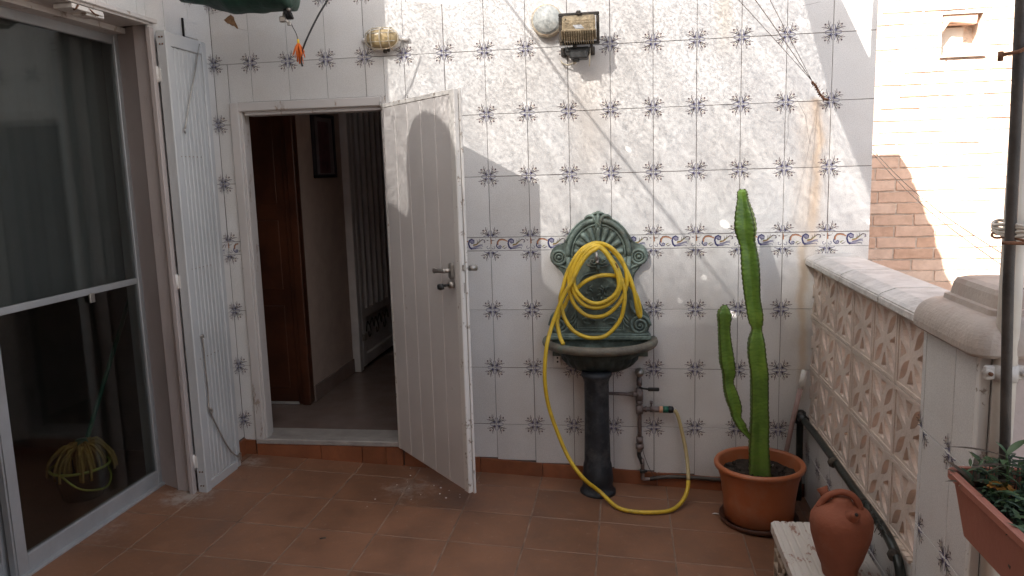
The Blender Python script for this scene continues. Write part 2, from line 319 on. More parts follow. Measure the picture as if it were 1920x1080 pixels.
M['leaf_mid'] = simple('mid_green_leaf', (.05, .09, .034), .5, var=.35, scale=25, bump=.1)
M['leaf_purple'] = simple('brownish_leaf', (.07, .05, .035), .6, var=.4, scale=20, bump=.1)
M['leaf_dry'] = simple('dry_curled_leaf', (.33, .27, .16), .8, var=.35, scale=18, bump=.2)
M['flower'] = simple('orange_flower_petal', (.42, .20, .04), .6, var=.3, scale=40, bump=.1)
M['white_pipe'] = simple('white_pvc_drainpipe', (.62, .58, .52), .4, var=.1, scale=4, bump=.05, dirt=(.4, .3, .22), dirt_amt=.4)
M['black_pole'] = simple('dark_painted_pole', (.045, .036, .031), .5, var=.5, scale=12, bump=.3, dirt=(.08, .07, .06), dirt_amt=.4, dscale=14)
M['rope'] = simple('frayed_white_tie', (.58, .54, .48), .9, var=.2, scale=30)
M['wire'] = simple('grey_wire', (.10, .09, .085), .5, metal=.5, bump=0)
M['cable'] = simple('black_cable', (.01, .01, .012), .5, bump=0)
M['amber_glass'] = None
M['dusty'] = simple('dusty_floodlight_top', (.30, .235, .15), .95, var=.35, scale=22, bump=.8, bscale=70, dirt=(.10, .075, .05), dirt_amt=.6, dscale=14)
M['lamp_black'] = simple('dusty_black_casting', (.035, .030, .026), .7, var=.5, scale=18, bump=.3, dirt=(.16, .12, .08), dirt_amt=.6, dscale=18)
M['box_cream'] = simple('yellowed_box_plastic', (.50, .44, .34), .6, var=.15, scale=12, dirt=(.45, .20, .06), dirt_amt=.6, dscale=9)
M['box_face'] = simple('grey_box_lid', (.44, .45, .43), .5, var=.2, scale=20, dirt=(.62, .6, .55), dirt_amt=.6, dscale=22)
M['mop_green'] = simple('green_mop_handle', (.01, .10, .06), .4, bump=0)
M['mop_yellow'] = simple('yellow_mop_strands', (.26, .17, .045), .9, var=.3, scale=25)
M['tassel'] = simple('orange_tassel_thread', (.62, .13, .015), .7, var=.3, scale=30, bump=0)
M['tassel_y'] = simple('yellow_tassel_top', (.65, .42, .03), .7, bump=0)
M['plaster_scar'] = simple('bare_brown_mortar_scar', (.20, .11, .055), .95, var=.5, scale=40, bump=.8)
M['stick'] = simple('pinkish_cane', (.33, .22, .20), .6, var=.3, scale=9)
M['grey_ground'] = simple('street_ground', (.22, .20, .18), .95, var=.2)
m, t, b = new_mat('yellowed_lamp_glass'); b.inputs['Base Color'].default_value = (.62, .47, .26, 1); b.inputs['Roughness'].default_value = .18
b.inputs['Transmission Weight'].default_value = .35; b.inputs['IOR'].default_value = 1.3; M['amber_glass'] = m

# ------------------------------------------------------------------ mesh helpers
class MB:
    def __init__(s): s.v = []; s.f = []; s.mi = []; s.sm = []
    def add(s, vs, fs, mi=0, smooth=False):
        o = len(s.v); s.v += [tuple(p) for p in vs]
        for f in fs: s.f.append(tuple(i+o for i in f)); s.mi.append(mi); s.sm.append(smooth)
        return s
    def box(s, x0, x1, y0, y1, z0, z1, mi=0, bev=0):
        if bev <= 0:
            v = [(x, y, z) for x in (x0, x1) for y in (y0, y1) for z in (z0, z1)]
            return s.add(v, [(0, 1, 3, 2), (4, 6, 7, 5), (0, 4, 5, 1), (2, 3, 7, 6), (0, 2, 6, 4), (1, 5, 7, 3)], mi)
        bm = bmesh.new(); bmesh.ops.create_cube(bm, size=1)
        bmesh.ops.scale(bm, vec=(x1-x0, y1-y0, z1-z0), verts=bm.verts); bmesh.ops.translate(bm, vec=((x0+x1)/2, (y0+y1)/2, (z0+z1)/2), verts=bm.verts)
        bmesh.ops.bevel(bm, geom=bm.edges[:], offset=bev, segments=2 if bev > .004 else 1, affect='EDGES', profile=.5)
        return s.bm(bm, mi)
    def bm(s, bm, mi=0, smooth=False, mat=None):
        if mat is not None: bmesh.ops.transform(bm, matrix=mat, verts=bm.verts)
        bm.verts.index_update(); s.add([v.co[:] for v in bm.verts], [[v.index for v in f.verts] for f in bm.faces], mi, smooth); bm.free(); return s
    def tube(s, path, r, seg=8, mi=0, closed=False, cap=True, smooth=True, flat=1.0):
        P = [Vector(p) for p in path]; n = len(P)
        rr = r if isinstance(r, (list, tuple)) else [r]*n
        T = [((P[(i+1) % n]-P[(i-1) % n]) if closed else (P[min(i+1, n-1)]-P[max(i-1, 0)])).normalized() for i in range(n)]
        a = Vector((0, 0, 1)) if abs(T[0].z) < .9 else Vector((1, 0, 0))
        nrm = (a - T[0]*a.dot(T[0])).normalized(); vs = []; fs = []
        for i in range(n):
            if i: 
                nrm = (nrm - T[i]*nrm.dot(T[i]))
                nrm = nrm.normalized() if nrm.length > 1e-6 else T[i].orthogonal().normalized()
            bn = T[i].cross(nrm)
            for k in range(seg):
                an = 2*math.pi*k/seg
                vs.append(P[i] + (nrm*math.cos(an) + bn*math.sin(an)*flat)*rr[i])
        m_ = n if closed else n-1
        for i in range(m_):
            j = (i+1) % n
            for k in range(seg): l = (k+1) % seg; fs.append((i*seg+k, i*seg+l, j*seg+l, j*seg+k))
        if cap and not closed:
            fs.append(tuple(range(seg-1, -1, -1))); fs.append(tuple((n-1)*seg+k for k in range(seg)))
        return s.add(vs, fs, mi, smooth)
    def lathe(s, prof, cx=0, cy=0, seg=32, mi=0, smooth=True, sx=1, sy=1, a0=0, a1=2*math.pi, fn=None):
        full = abs(a1-a0-2*math.pi) < 1e-6; n = seg if full else seg+1; vs = []; fs = []
        for (r, z) in prof:
            for k in range(n):
                an = a0+(a1-a0)*k/seg; q = fn(an, z) if fn else 1
                vs.append((cx+r*q*math.cos(an)*sx, cy+r*q*math.sin(an)*sy, z))
        for i in range(len(prof)-1):
            for k in range(seg):
                l = (k+1) % n; fs.append((i*n+k, i*n+l, (i+1)*n+l, (i+1)*n+k))
        return s.add(vs, fs, mi, smooth)
    def prism(s, poly, axis, a, b_, mi=0, bev=0):
        """poly: list of 2-tuples; axis 'y': (x,z) extruded a..b in y; 'z': (x,y); 'x': (y,z)"""
        bm = bmesh.new()
        def P(p, d): return {'y': (p[0], d, p[1]), 'z': (p[0], p[1], d), 'x': (d, p[0], p[1])}[axis]
        vs = [bm.verts.new(P(p, a)) for p in poly]; f = bm.faces.new(vs)
        r_ = bmesh.ops.extrude_face_region(bm, geom=[f]); ev = [e for e in r_['geom'] if isinstance(e, bmesh.types.BMVert)]
        d = {'y': (0, b_-a, 0), 'z': (0, 0, b_-a), 'x': (b_-a, 0, 0)}[axis]
        bmesh.ops.translate(bm, vec=d, verts=ev)
        bmesh.ops.recalc_face_normals(bm, faces=bm.faces)
        if bev: bmesh.ops.bevel(bm, geom=[e for e in bm.edges if e.calc_face_angle(0) > .5], offset=bev, segments=2, affect='EDGES')
        big = [f for f in bm.faces if len(f.verts) > 4]
        if big: bmesh.ops.triangulate(bm, faces=big)
        return s.bm(bm, mi)
    def stroke(s, pts, w0, w1=None, mi=0, y=-.0006):
        """flat printed brush stroke lying in the xz plane at depth y"""
        w1 = w0 if w1 is None else w1; n = len(pts); vs = []; fs = []
        for i, p in enumerate(pts):
            a = pts[max(i-1, 0)]; c = pts[min(i+1, n-1)]; dx, dz = c[0]-a[0], c[1]-a[1]; l = math.hypot(dx, dz) or 1
            k = i/(n-1); wd = (w0+(w1-w0)*k)/2
            vs += [(p[0]-dz/l*wd, y, p[1]+dx/l*wd), (p[0]+dz/l*wd, y, p[1]-dx/l*wd)]
        for i in range(n-1): fs.append((2*i, 2*i+1, 2*i+3, 2*i+2))
        return s.add(vs, fs, mi)
    def dot(s, x, z, r, mi=0, y=-.0006, seg=6, sq=1):
        return s.add([(x+r*math.cos(2*math.pi*k/seg), y, z+r*sq*math.sin(2*math.pi*k/seg)) for k in range(seg)], [tuple(range(seg))], mi)
    def mesh(s, name, mats):
        me = bpy.data.meshes.new(name); me.from_pydata(s.v, [], s.f)
        for m_ in (mats if isinstance(mats, (list, tuple)) else [mats]): me.materials.append(m_)
        me.polygons.foreach_set('material_index', s.mi); me.polygons.foreach_set('use_smooth', s.sm); me.update()
        return me
    def build(s, name, mats, parent=None, fix=True):
        me = s.mesh(name, mats)
        if fix:
            bm = bmesh.new(); bm.from_mesh(me); bmesh.ops.recalc_face_normals(bm, faces=bm.faces); bm.to_mesh(me); bm.free()
        return link(name, me, parent)
def link(name, me, parent=None, loc=None, rz=0):
    o = bpy.data.objects.new(name, me); C.objects.link(o)
    if loc is not None: o.location = loc
    if rz: o.rotation_euler = (0, 0, rz)
    if parent:
        o.parent = parent
        if loc is None and parent.type == 'EMPTY' and parent.location.length > 0: o.matrix_parent_inverse = Matrix.Translation(-parent.location)
        elif loc is not None: o.location = Vector(loc)-parent.location if parent.parent is None else Vector(loc)
    return o
def thing(name, label, cat, loc=(0, 0, 0), group=None):
    o = bpy.data.objects.new(name, None); C.objects.link(o); o.location = loc; o.empty_display_size = .1
    return tag(o, label, cat, group)
def tag(o, label=None, cat=None, group=None, kind=None):
    if label: o['label'] = label
    if cat: o['category'] = cat
    if group: o['group'] = group
    if kind: o['kind'] = kind
    return o
def spline(pts, per=6, closed=False):
    P = [Vector(p) for p in pts]; n = len(P); out = []
    rng = range(n if closed else n-1)
    for i in rng:
        p0 = P[(i-1) % n] if closed else P[max(i-1, 0)]; p1 = P[i]; p2 = P[(i+1) % n]; p3 = P[(i+2) % n] if closed else P[min(i+2, n-1)]
        for k in range(per):
            t_ = k/per
            out.append(.5*((2*p1)+(-p0+p2)*t_+(2*p0-5*p1+4*p2-p3)*t_*t_+(-p0+3*p1-3*p2+p3)*t_**3))
    if not closed: out.append(P[-1])
    return out
def circle(cx, cy, cz, r, n=24, axis='z', rz=None):
    rz = rz or r
    return [{'z': (cx+r*math.cos(a), cy+rz*math.sin(a), cz), 'y': (cx+r*math.cos(a), cy, cz+rz*math.sin(a)), 'x': (cx, cy+r*math.cos(a), cz+rz*math.sin(a))}[axis] for a in [2*math.pi*k/n for k in range(n)]]
def floor_z(x): return -.183-.052*x

# ------------------------------------------------------------------ tile meshes (printed corner flowers)
PRINT = [M['tile'], M['blue'], M['brown'], M['orange'], M['olive'], M['lilac']]
QUARTER = [ # strokes in cm from the tile corner, (points, w0, w1, material)
    ([(.35, .55), (.62, 1.3), (.60, 2.0), (.35, 2.75)], .24, .12, 1),
    ([(.55, .35), (1.3, .62), (2.0, .60), (2.9, .25)], .24, .12, 1),
    ([(.75, .75), (1.0, .95), (1.3, 1.3)], .34, .25, 1),
    ([(.9, 1.0), (1.3, 2.0), (1.85, 2.9), (1.75, 4.1)], .26, .12, 2),
    ([(1.0, .9), (2.0, 1.3), (2.9, 1.85), (4.1, 1.75)], .26, .12, 2),
    ([(2.0, 1.45), (2.75, 1.5), (3.5, 1.15)], .16, .08, 2),
    ([(1.5, 2.3), (1.45, 2.9), (1.15, 3.5)], .16, .08, 2),
    ([(1.2, 1.2), (1.8, 1.8), (2.5, 2.4)], .14, .10, 4)]
DOTS = [(2.85, 2.75, .36, 2), (1.75, 1.75, .26, 1), (2.2, 2.75, .15, 3), (2.75, 2.15, .15, 3)]
def corner_print(mb, cx, cz, sx, sz, lim=None):
    for pts, w0, w1, mi in QUARTER: mb.stroke([(cx+sx*x*.0125, cz+sz*z*.0125) for x, z in pts], w0*.0148, w1*.018, mi)
    for x, z, r_, mi in DOTS: mb.dot(cx+sx*x*.0125, cz+sz*z*.0125, r_*.0125, mi)
_tiles = {}
GAP = .0013
def tile_mesh(wd, ht, corners):
    """corners: string of 'a' bottom-left 'b' bottom-right 'c' top-right 'd' top-left that carry a print"""
    key = (round(wd, 3), round(ht, 3), corners)
    if key in _tiles: return _tiles[key]
    mb = MB(); x0, x1, z0, z1 = GAP, wd-GAP, GAP, ht-GAP; c = .0009
    v = [(x0, .006, z0), (x1, .006, z0), (x1, .006, z1), (x0, .006, z1), (x0, c, z0), (x1, c, z0), (x1, c, z1), (x0, c, z1),
         (x0+c, 0, z0+c), (x1-c, 0, z0+c), (x1-c, 0, z1-c), (x0+c, 0, z1-c)]
    f = [(8, 9, 10, 11)]+[(4+i, 4+(i+1) % 4, 8+(i+1) % 4, 8+i) for i in range(4)]+[(i, (i+1) % 4, 4+(i+1) % 4, 4+i) for i in range(4)]
    mb.add(v, f, 0)
    if 'a' in corners: corner_print(mb, 0, 0, 1, 1)
    if 'b' in corners: corner_print(mb, wd, 0, -1, 1)
    if 'c' in corners: corner_print(mb, wd, ht, -1, -1)
    if 'd' in corners: corner_print(mb, 0, ht, 1, -1)
    _tiles[key] = mb.mesh('tile', PRINT); return _tiles[key]
def border_mesh(wd, full=True):
    key = ('border', round(wd, 3))
    if key in _tiles: return _tiles[key]
    mb = MB(); ht = .067
    mb.box(GAP, wd-GAP, 0, .006, GAP, ht-GAP, 0)
    def S(pts, w0, w1, mi, y=-.0006): 
        pts = [p for p in pts if p[0] < wd*100-.3]
        if len(pts) > 1: mb.stroke([(x*.01, z*.01) for x, z in pts], w0*.01, w1*.01, mi, y)
    yy = -.0009
    # star halves at both ends
    for sx, bx in ((1, 0), (-1, 20)):
        if bx/100 > wd+.001: continue
        g = lambda x: bx+sx*x
        S([(g(.2), 5.0), (g(1.1), 5.1), (g(2.2), 5.3)], .55, .1, 2); S([(g(.25), 3.4), (g(.3), 5.0), (g(.2), 6.3)], .7, .3, 3)
        S([(g(.5), 1.6), (g(1.0), .9), (g(1.8), 1.0), (g(2.0), 1.9), (g(1.5), 2.3)], .22, .22, 1); mb.dot(g(2.4)*.01, .060, .0017, 2) if g(2.4) < wd*100 else None
    # left scroll: ochre arc with blue root
    S([(3.4, 2.9), (3.5, 4.2), (4.3, 5.3), (5.8, 5.6), (7.4, 5.2), (8.6, 4.6)], 1.0, .5, 3)
    S([(3.1, 3.2), (3.3, 4.6), (4.3, 5.8), (5.9, 6.0), (7.5, 5.6)], .25, .18, 2, yy)
    S([(3.2, 3.4), (2.9, 2.2), (3.8, 1.2), (5.0, 1.3), (5.3, 2.2), (4.6, 2.7)], .6, .35, 1, yy); mb.dot(.043, .021, .0062, 5)
    S([(5.9, 1.6), (6.6, 2.3), (7.4, 2.5)], .5, .15, 4); S([(6.5, 1.2), (7.3, 1.3), (8.2, 2.0)], .5, .15, 2)
    # big blue volute
    S([(9.6, 4.6), (10.4, 3.7), (11.5, 4.0), (11.6, 5.2), (10.4, 5.9), (9.2, 5.2), (8.8, 3.6), (9.3, 1.8), (10.4, .9)], .35, .9, 1, yy)
    mb.dot(.104, .048, .0095, 5)
    S([(10.3, 1.3), (12.2, 1.6), (14.2, 2.5), (15.6, 2.6), (16.0, 2.0)], .95, .3, 5); S([(10.2, .95), (12.4, 1.1), (14.4, 1.5), (15.6, 1.3), (15.4, .8)], .3, .2, 1, yy)
    S([(11.2, 2.0), (13.0, 2.4), (14.8, 3.1), (15.9, 3.1)], .25, .2, 1, yy)
    S([(11.2, 2.9), (12.8, 3.2), (14.0, 4.2), (15.0, 4.9)], .9, .3, 4); S([(11.0, 2.6), (12.6, 2.9), (13.8, 3.7)], .35, .2, 3, yy)
    S([(12.9, 3.4), (13.4, 4.5), (13.2, 5.4)], .3, .15, 2, yy); S([(13.9, 4.2), (14.4, 5.2), (14.4, 6.0)], .3, .15, 2, yy)
    S([(14.8, 5.0), (15.8, 5.6), (17.0, 5.3), (17.2, 4.3), (16.5, 4.0)], .45, .25, 2, yy); mb.dot(.168, .046, .003, 5)
    _tiles[key] = mb.mesh('border_tile', PRINT); return _tiles[key]
def place(me, name, parent, origin, rz, u, v, jit=True):
    """u along the wall, v up, on the plane through origin turned by rz"""
    d = Vector((math.cos(rz), math.sin(rz), 0))*u + Vector((0, 0, v))
    o = bpy.data.objects.new(name, me); C.objects.link(o); o.parent = parent; o.location = Vector(origin)+d-parent.location
    n = Vector((math.sin(rz), -math.cos(rz), 0))
    if jit: o.location += n*random.uniform(-.0004, .0004)+Vector((math.cos(rz), math.sin(rz), 0))*random.uniform(-.0005, .0005)+Vector((0, 0, random.uniform(-.0005, .0005))); o.rotation_euler = (random.uniform(-.0012, .0012), random.uniform(-.0006, .0006), rz+random.uniform(-.0012, .0012))
    else: o.rotation_euler = (0, 0, rz)
    return o
ROWS = [(-.2, .1), (.1, .4), (.4, .7), (.7, 1.0), (1.067, 1.367), (1.367, 1.667), (1.667, 1.967), (1.967, 2.267), (2.267, 2.567)]
def cut_tile(parent, origin, rz, u0, u1, v0, v1, fu0, fu1, fv0, fv1):
    """tile cut to u0..u1 x v0..v1 out of the full one fu0..fu1 x fv0..fv1"""
    if u1-u0 < .012 or v1-v0 < .012: return
    e = .045; c = ''
    L_, R_, B_, T_ = abs(u0-fu0) < .003, abs(u1-fu1) < .003, abs(v0-fv0) < .003, abs(v1-fv1) < .003
    wide = u1-u0 > e; tall = v1-v0 > e
    if wide and tall:
        if L_ and B_: c += 'a'
        if R_ and B_: c += 'b'
        if R_ and T_: c += 'c'
        if L_ and T_: c += 'd'
    return place(tile_mesh(u1-u0, v1-v0, c), 'tile', parent, origin, rz, u0, v0)

# ================================================================== LARGE STRUCTURE
MB().box(-40, 40, -40, 60, -3.2, -3.0).build('ground', M['grey_ground']); tag(bpy.data.objects['ground'], kind='structure')

# ---- terrace floor
fl = MB()
fl.add([(x, y, floor_z(x)-.0013-d) for d in (0, .12) for x, y in ((-2.02, -6.6), (1.16, -6.6), (1.16, 0.0), (-2.02, 0.0))],
       [(0, 1, 2, 3), (7, 6, 5, 4), (0, 4, 5, 1), (1, 5, 6, 2), (2, 6, 7, 3), (3, 7, 4, 0)])
floor = fl.build('terrace_floor', M['floor_grout']); tag(floor, 'terracotta tiled terrace floor sloping gently to the right', kind='structure')
def floor_tile_mesh(wx, wy):
    mb = MB(); c = .0015; g = .0028
    xs = (g, wx-g, wx-g-c, g+c); 
    lo = [(g, g, -.008), (wx-g, g, -.008), (wx-g, wy-g, -.008), (g, wy-g, -.008)]
    mi_ = [(x, y, -c*.7) for x, y, _ in lo]
    up = [(g+c, g+c, 0), (wx-g-c, g+c, 0), (wx-g-c, wy-g-c, 0), (g+c, wy-g-c, 0)]
    mb.add(lo+mi_+up, [(8, 9, 10, 11)]+[(4+i, 4+(i+1) % 4, 8+(i+1) % 4, 8+i) for i in range(4)]+[(i, (i+1) % 4, 4+(i+1) % 4, 4+i) for i in range(4)])
    return mb.mesh('floor_tile', M['floor'])
xs = [-2.02, -1.755, -1.44, -1.125, -.81, -.49, -.17, .141, .46, .768, 1.084, 1.13]
ys = [0, -.17]+[-.17-.3045*k for k in range(1, 16)]
ft = {}
sl = math.atan(-.052)
for i in range(len(xs)-1):
    for j in range(len(ys)-1):
        wx, wy = xs[i+1]-xs[i], ys[j]-ys[j+1]; key = (round(wx, 3), round(wy, 3))
        if key not in ft: ft[key] = floor_tile_mesh(wx*1.00135, wy)
        o = bpy.data.objects.new('floor_tile', ft[key]); C.objects.link(o); o.parent = floor
        o.location = (xs[i], ys[j+1], floor_z(xs[i])+random.uniform(-.0006, .0006)); o.rotation_euler = (random.uniform(-.002, .002), -sl+random.uniform(-.001, .001), 0)

# ---- back wall with the door opening (x -1.70..-.925, z 0..1.75)
DX0, DX1, DZ = -1.725, -.905, 1.776
bw = thing('tiled_wall', 'white tiled terrace wall with blue corner flowers and a scroll border, around the doorway', 'wall', (0, 0, floor_z(0)))
wb = MB()
wb.box(-1.96, DX0, .004, .17, -.6, 2.30); wb.box(DX1, 1.386, .004, .17, -.6, 2.30); wb.box(DX0, DX1, .004, .17, DZ, 2.30); wb.box(DX0, DX1, .004, .17, -.6, -.035)
wb.build('wall_core', M['grout'], bw)
for (r0_, r1_) in ROWS:
    top = min(r1_, 2.295)
    for k in range(-9, 7):
        a, b_ = k*.2, min((k+1)*.2, 1.388)
        lo = r0_
        if r0_ < 0:   # lowest row is cut along the sloping skirting
            zc = -.111-.061*(a+.1) if k > -5 else -.02
            lo = max(r0_, zc)
        if b_ <= DX0+.001 or a >= DX1-.001 or r0_ >= DZ-.001: parts = [(a, b_, lo)]
        else:
            parts = []
            if r1_ > DZ+.02: parts.append((a, b_, DZ))
            if a < DX0: parts.append((a, DX0, lo))
            if b_ > DX1: parts.append((DX1, b_, lo))
            if r1_ > DZ+.02 and a < DX0: parts = [(a, DX0, lo), (DX0, b_, DZ)]
            if r1_ > DZ+.02 and b_ > DX1: parts = [(DX1, b_, lo), (a, DX1, DZ)] if a < DX1 else [(a, b_, lo)]
        for (p, q, l) in parts:
            fu1 = (k+1)*.2
            o = cut_tile(bw, (0, 0, 0), 0, p, q, l, top, a, fu1, r0_, r1_)
for k in range(-9, 7):
    a, b_ = k*.2, min((k+1)*.2, 1.388)
    if a < DX0 < b_: b_ = DX0
    elif a >= DX0 and b_ <= DX1: continue
    elif a < DX1 < b_:
        me = border_mesh(b_-DX1); place(me, 'border_tile', bw, (0, 0, 0), 0, DX1, 1.0); continue
    elif a > DX0 and a < DX1: continue
    place(border_mesh(b_-a), 'border_tile', bw, (0, 0, 0), 0, a, 1.0)
# terracotta skirting that slopes with the floor
def skirt(x0, x1, ztop0, ztop1, y0=-.012, name='skirting_tile'):
    z0, z1 = floor_z(x0)-.02, floor_z(x1)-.02
    mb = MB(); mb.prism([(x0+.0012, z0), (x1-.0012, z1), (x1-.0012, ztop1), (x0+.0012, ztop0)], 'y', y0, .003, bev=.002)
    return mb.build(name, M['skirt'], bw)
st = lambda x: -.112-.058*x + (.002*math.sin(x*9))
for a, b_ in ((-.90, -.78), (-.78, -.49), (-.49, -.165), (-.165, .15), (.15, .415), (.415, .73), (.73, 1.03), (1.03, 1.128)):
    skirt(a, b_, min(st(a), -.055), min(st(b_), -.055))
for a, b_ in ((-1.797, -1.732),): skirt(a, b_, -.012, -.014)
for a, b_ in ((-1.725, -1.36), (-1.36, -1.13), (-1.13, -.998), (-.998, -.905)): skirt(a, b_, -.03, -.032, -.014, 'doorstep_tile')
mb = MB(); mb.box(DX0+.004, DX1-.004, -.018, .05, -.032, -.003, bev=.004); mb.box(DX0+.004, DX1-.004, .052, .168, -.032, -.0035); mb.build('door_sill', M['marble'], bw)
# broken tile scar high on the left
mb = MB(); sc_ = [(-1.722, 2.183), (-1.700, 2.198), (-1.683, 2.207), (-1.668, 2.196), (-1.664, 2.176), (-1.652, 2.150), (-1.648, 2.136), (-1.656, 2.138), (-1.670, 2.152), (-1.681, 2.153), (-1.694, 2.163), (-1.704, 2.165)]
mb.prism(sc_, 'y', -.0012, .003); mb.build('bare_mortar_patch', M['plaster_scar'], bw)
mb = MB()
for pts in ([(-1.649, 2.138), (-1.63, 2.132), (-1.61, 2.128), (-1.601, 2.128)], [(-1.683, 2.207), (-1.684, 2.222), (-1.683, 2.235)], [(-1.801, 2.215), (-1.76, 2.222), (-1.70, 2.23), (-1.66, 2.232)], [(1.065, 2.09), (1.10, 2.094), (1.14, 2.102)], [(-1.664, 2.232), (-1.64, 2.215), (-1.62, 2.20)], [(1.03, 1.665), (1.012, 1.60), (1.015, 1.52), (1.0, 1.45)], [(1.05, 1.675), (1.09, 1.60), (1.10, 1.53), (1.115, 1.47)]):
    mb.stroke([p for p in pts], .0011, .0006, 0, -.0011)
mb.build('hairline_crack', M['grout'], bw)
# door frame (part of the wall)
df = MB()
df.box(DX0, DX0+.048, -.016, .10, -.034, DZ, bev=.004); df.box(DX0+.044, DX0+.058, .004, .06, -.03, DZ-.044, bev=.003)
df.box(DX1-.020, DX1+.0, -.010, .10, -.034, DZ, bev=.004)
df.box(DX0+.046, DX1-.018, -.015, .10, DZ-.046, DZ-.001, bev=.004); df.box(DX0+.07, DX1-.02, .006, .10, DZ-.066, DZ-.044, bev=.003)
df.build('door_frame', M['frame_paint'], bw)

# ---- left house wall (plane x=-1.8, faces +x) with the sliding door opening y -.54..-2.55
LW = thing('house_wall', 'white tiled house wall on the left, around the sliding glass door', 'wall', (-1.9, 0, floor_z(-1.8)))
mb = MB(); mb.box(-1.875, -1.804, -.50, 0.0, -.4, 2.62); mb.box(-2.1, -1.875, -.40, 0.0, -.4, 2.62); mb.box(-2.1, -1.804, -.54, -.40, 2.085, 2.62); mb.box(-2.1, -1.804, -2.6, -.54, 2.085, 2.62); mb.box(-2.1, -1.804, -5.6, -2.6, -.4, 2.62)
mb.build('wall_core', M['grout'], LW)
for (r0_, r1_) in ROWS:
    for k in range(0, 18):
        u0, u1 = -(k+1)*.2, -k*.2
        segs = []
        if u0 >= -.541: segs = [(u0, u1, r0_)]
        elif u1 > -.54: segs = [(-.54, u1, r0_)] + ([(u0, -.54, max(r0_, 2.09))] if r1_ > 2.1 else [])
        elif u0 >= -2.601: segs = [(u0, u1, max(r0_, 2.09))] if r1_ > 2.1 else []
        else: segs = [(u0, u1, r0_)]
        for (p, q, l) in segs:
            cut_tile(LW, (-1.8, 0, 0), R(90), p, q, max(l, -.0), r1_, u0, u1, r0_, r1_)
for k in range(0, 2): place(border_mesh(.2), 'border_tile', LW, (-1.8, 0, 0), R(90), -(k+1)*.2, 1.0)
mb = MB(); mb.box(-1.802, -1.788, -.30, -.004, floor_z(-1.8)-.02, -.006, bev=.002); mb.build('skirting_tile', M['skirt'], LW)
mb = MB(); mb.box(-1.799, -1.786, -.255, -.14, 2.065, 2.145, bev=.004); mb.build('loose_tile_square', M['tile'], LW)
mb = MB(); mb.box(-1.7985, -1.790, -.262, -.256, 2.055, 2.15); mb.build('dark_slot', M['black_gap'], LW)
# jamb: frontal painted board with splay, lintel strip with its catch
mb = MB()
mb.box(-1.884, -1.802, -.520, -.46, -.105, 2.075, bev=.003); mb.box(-1.803, -1.782, -.550, -.52, -.105, 2.06, bev=.002)
mb.prism([(-2.006, -.456), (-1.880, -.512), (-1.880, -.48), (-2.006, -.44)], 'z', -.10, 2.075); mb.build('jamb_board', M['jamb_paint'], LW)
mb = MB(); mb.box(-2.1, -1.785, -2.6, -.545, 2.068, 2.086, bev=.002); mb.box(-1.80, -1.772, -2.6, -.50, 2.078, 2.098, bev=.003)
mb.box(-2.06, -1.93, -2.6, -.50, 2.045, 2.069, bev=.002); mb.build('lintel_strip', M['frame_paint'], LW)
mb = MB(); mb.box(-1.87, -1.79, -1.02, -.84, 2.048, 2.066, bev=.002); mb.box(-1.86, -1.80, -.93, -.86, 2.038, 2.05, bev=.002); mb.box(-1.81, -1.795, -.88, -.83, 2.04, 2.062, bev=.002); mb.build('shutter_catch', M['edge_paint'], LW)
mb = MB(); mb.tube([(-1.787, -.99, 2.062), (-1.787, -1.0, 2.05), (-1.80, -1.0, 2.045)], .004, 6); mb.tube([(-1.79, -.92, 2.06), (-1.786, -.9, 2.047), (-1.79, -.87, 2.047)], .003, 6); mb.build('catch_pin', M['rust_iron'], LW)

# ---- hallway behind the door
hall = MB()
hall.box(-3.2, -.4, .17, 4.2, -.16, -.004)
o = hall.build('hallway_floor', M['hall_floor']); tag(o, 'polished stone hallway floor beyond the doorway', kind='structure')
hall = MB(); hall.box(-1.80, -1.668, .66, 1.37, 0, 2.4); hall.box(-1.78, -1.68, 1.37, 3.6, 0, 2.4); hall.box(-.80, -.7, .171, 4.2, 0, 2.4); hall.box(-3.2, -.7, 3.6, 3.7, 0, 2.4)
hall.box(-3.2, -2.9, .171, 3.6, 0, 2.4); hall.box(-3.2, -.7, .171, 3.7, 2.4, 2.5); hall.box(-2.9, -2.0, .66, .74, 0, 2.4)
o = hall.build('hallway_wall', M['hall_wall']); tag(o, 'dim beige hallway walls inside the open doorway', 'wall')
mb = MB(); mb.box(-1.668, -1.658, .66, 1.37, 0, .10, bev=.002); mb.build('hall_skirting', M['hall_floor'], o)
# low white strip at the foot of the brown door
bd = thing('brown_door', 'dark brown panelled wooden door standing at the left of the dim hallway', 'door', (-1.85, .62, 0))
mb = MB(); mb.box(-2.30, -1.745, .615, .655, .012, 1.98, bev=.003); mb.build('leaf', M['dark_wood'], bd)
mb = MB()
for (z0, z1) in ((.10, .62), (.72, 1.14), (1.24, 1.88)):
    mb.box(-2.12, -1.80, .609, .616, z0, z1, bev=.004)
mb.build('raised_panel', M['dark_wood'], bd)
mb = MB(); mb.box(-1.748, -1.668, .60, .665, .0, 2.02, bev=.006); mb.box(-1.715, -1.662, .585, .602, .0, 2.02, bev=.005); mb.build('architrave', M['dark_wood'], bd)
mb = MB(); mb.box(-2.2, -1.745, .598, .612, 0, .014); mb.build('threshold_strip', M['marble'], bd)
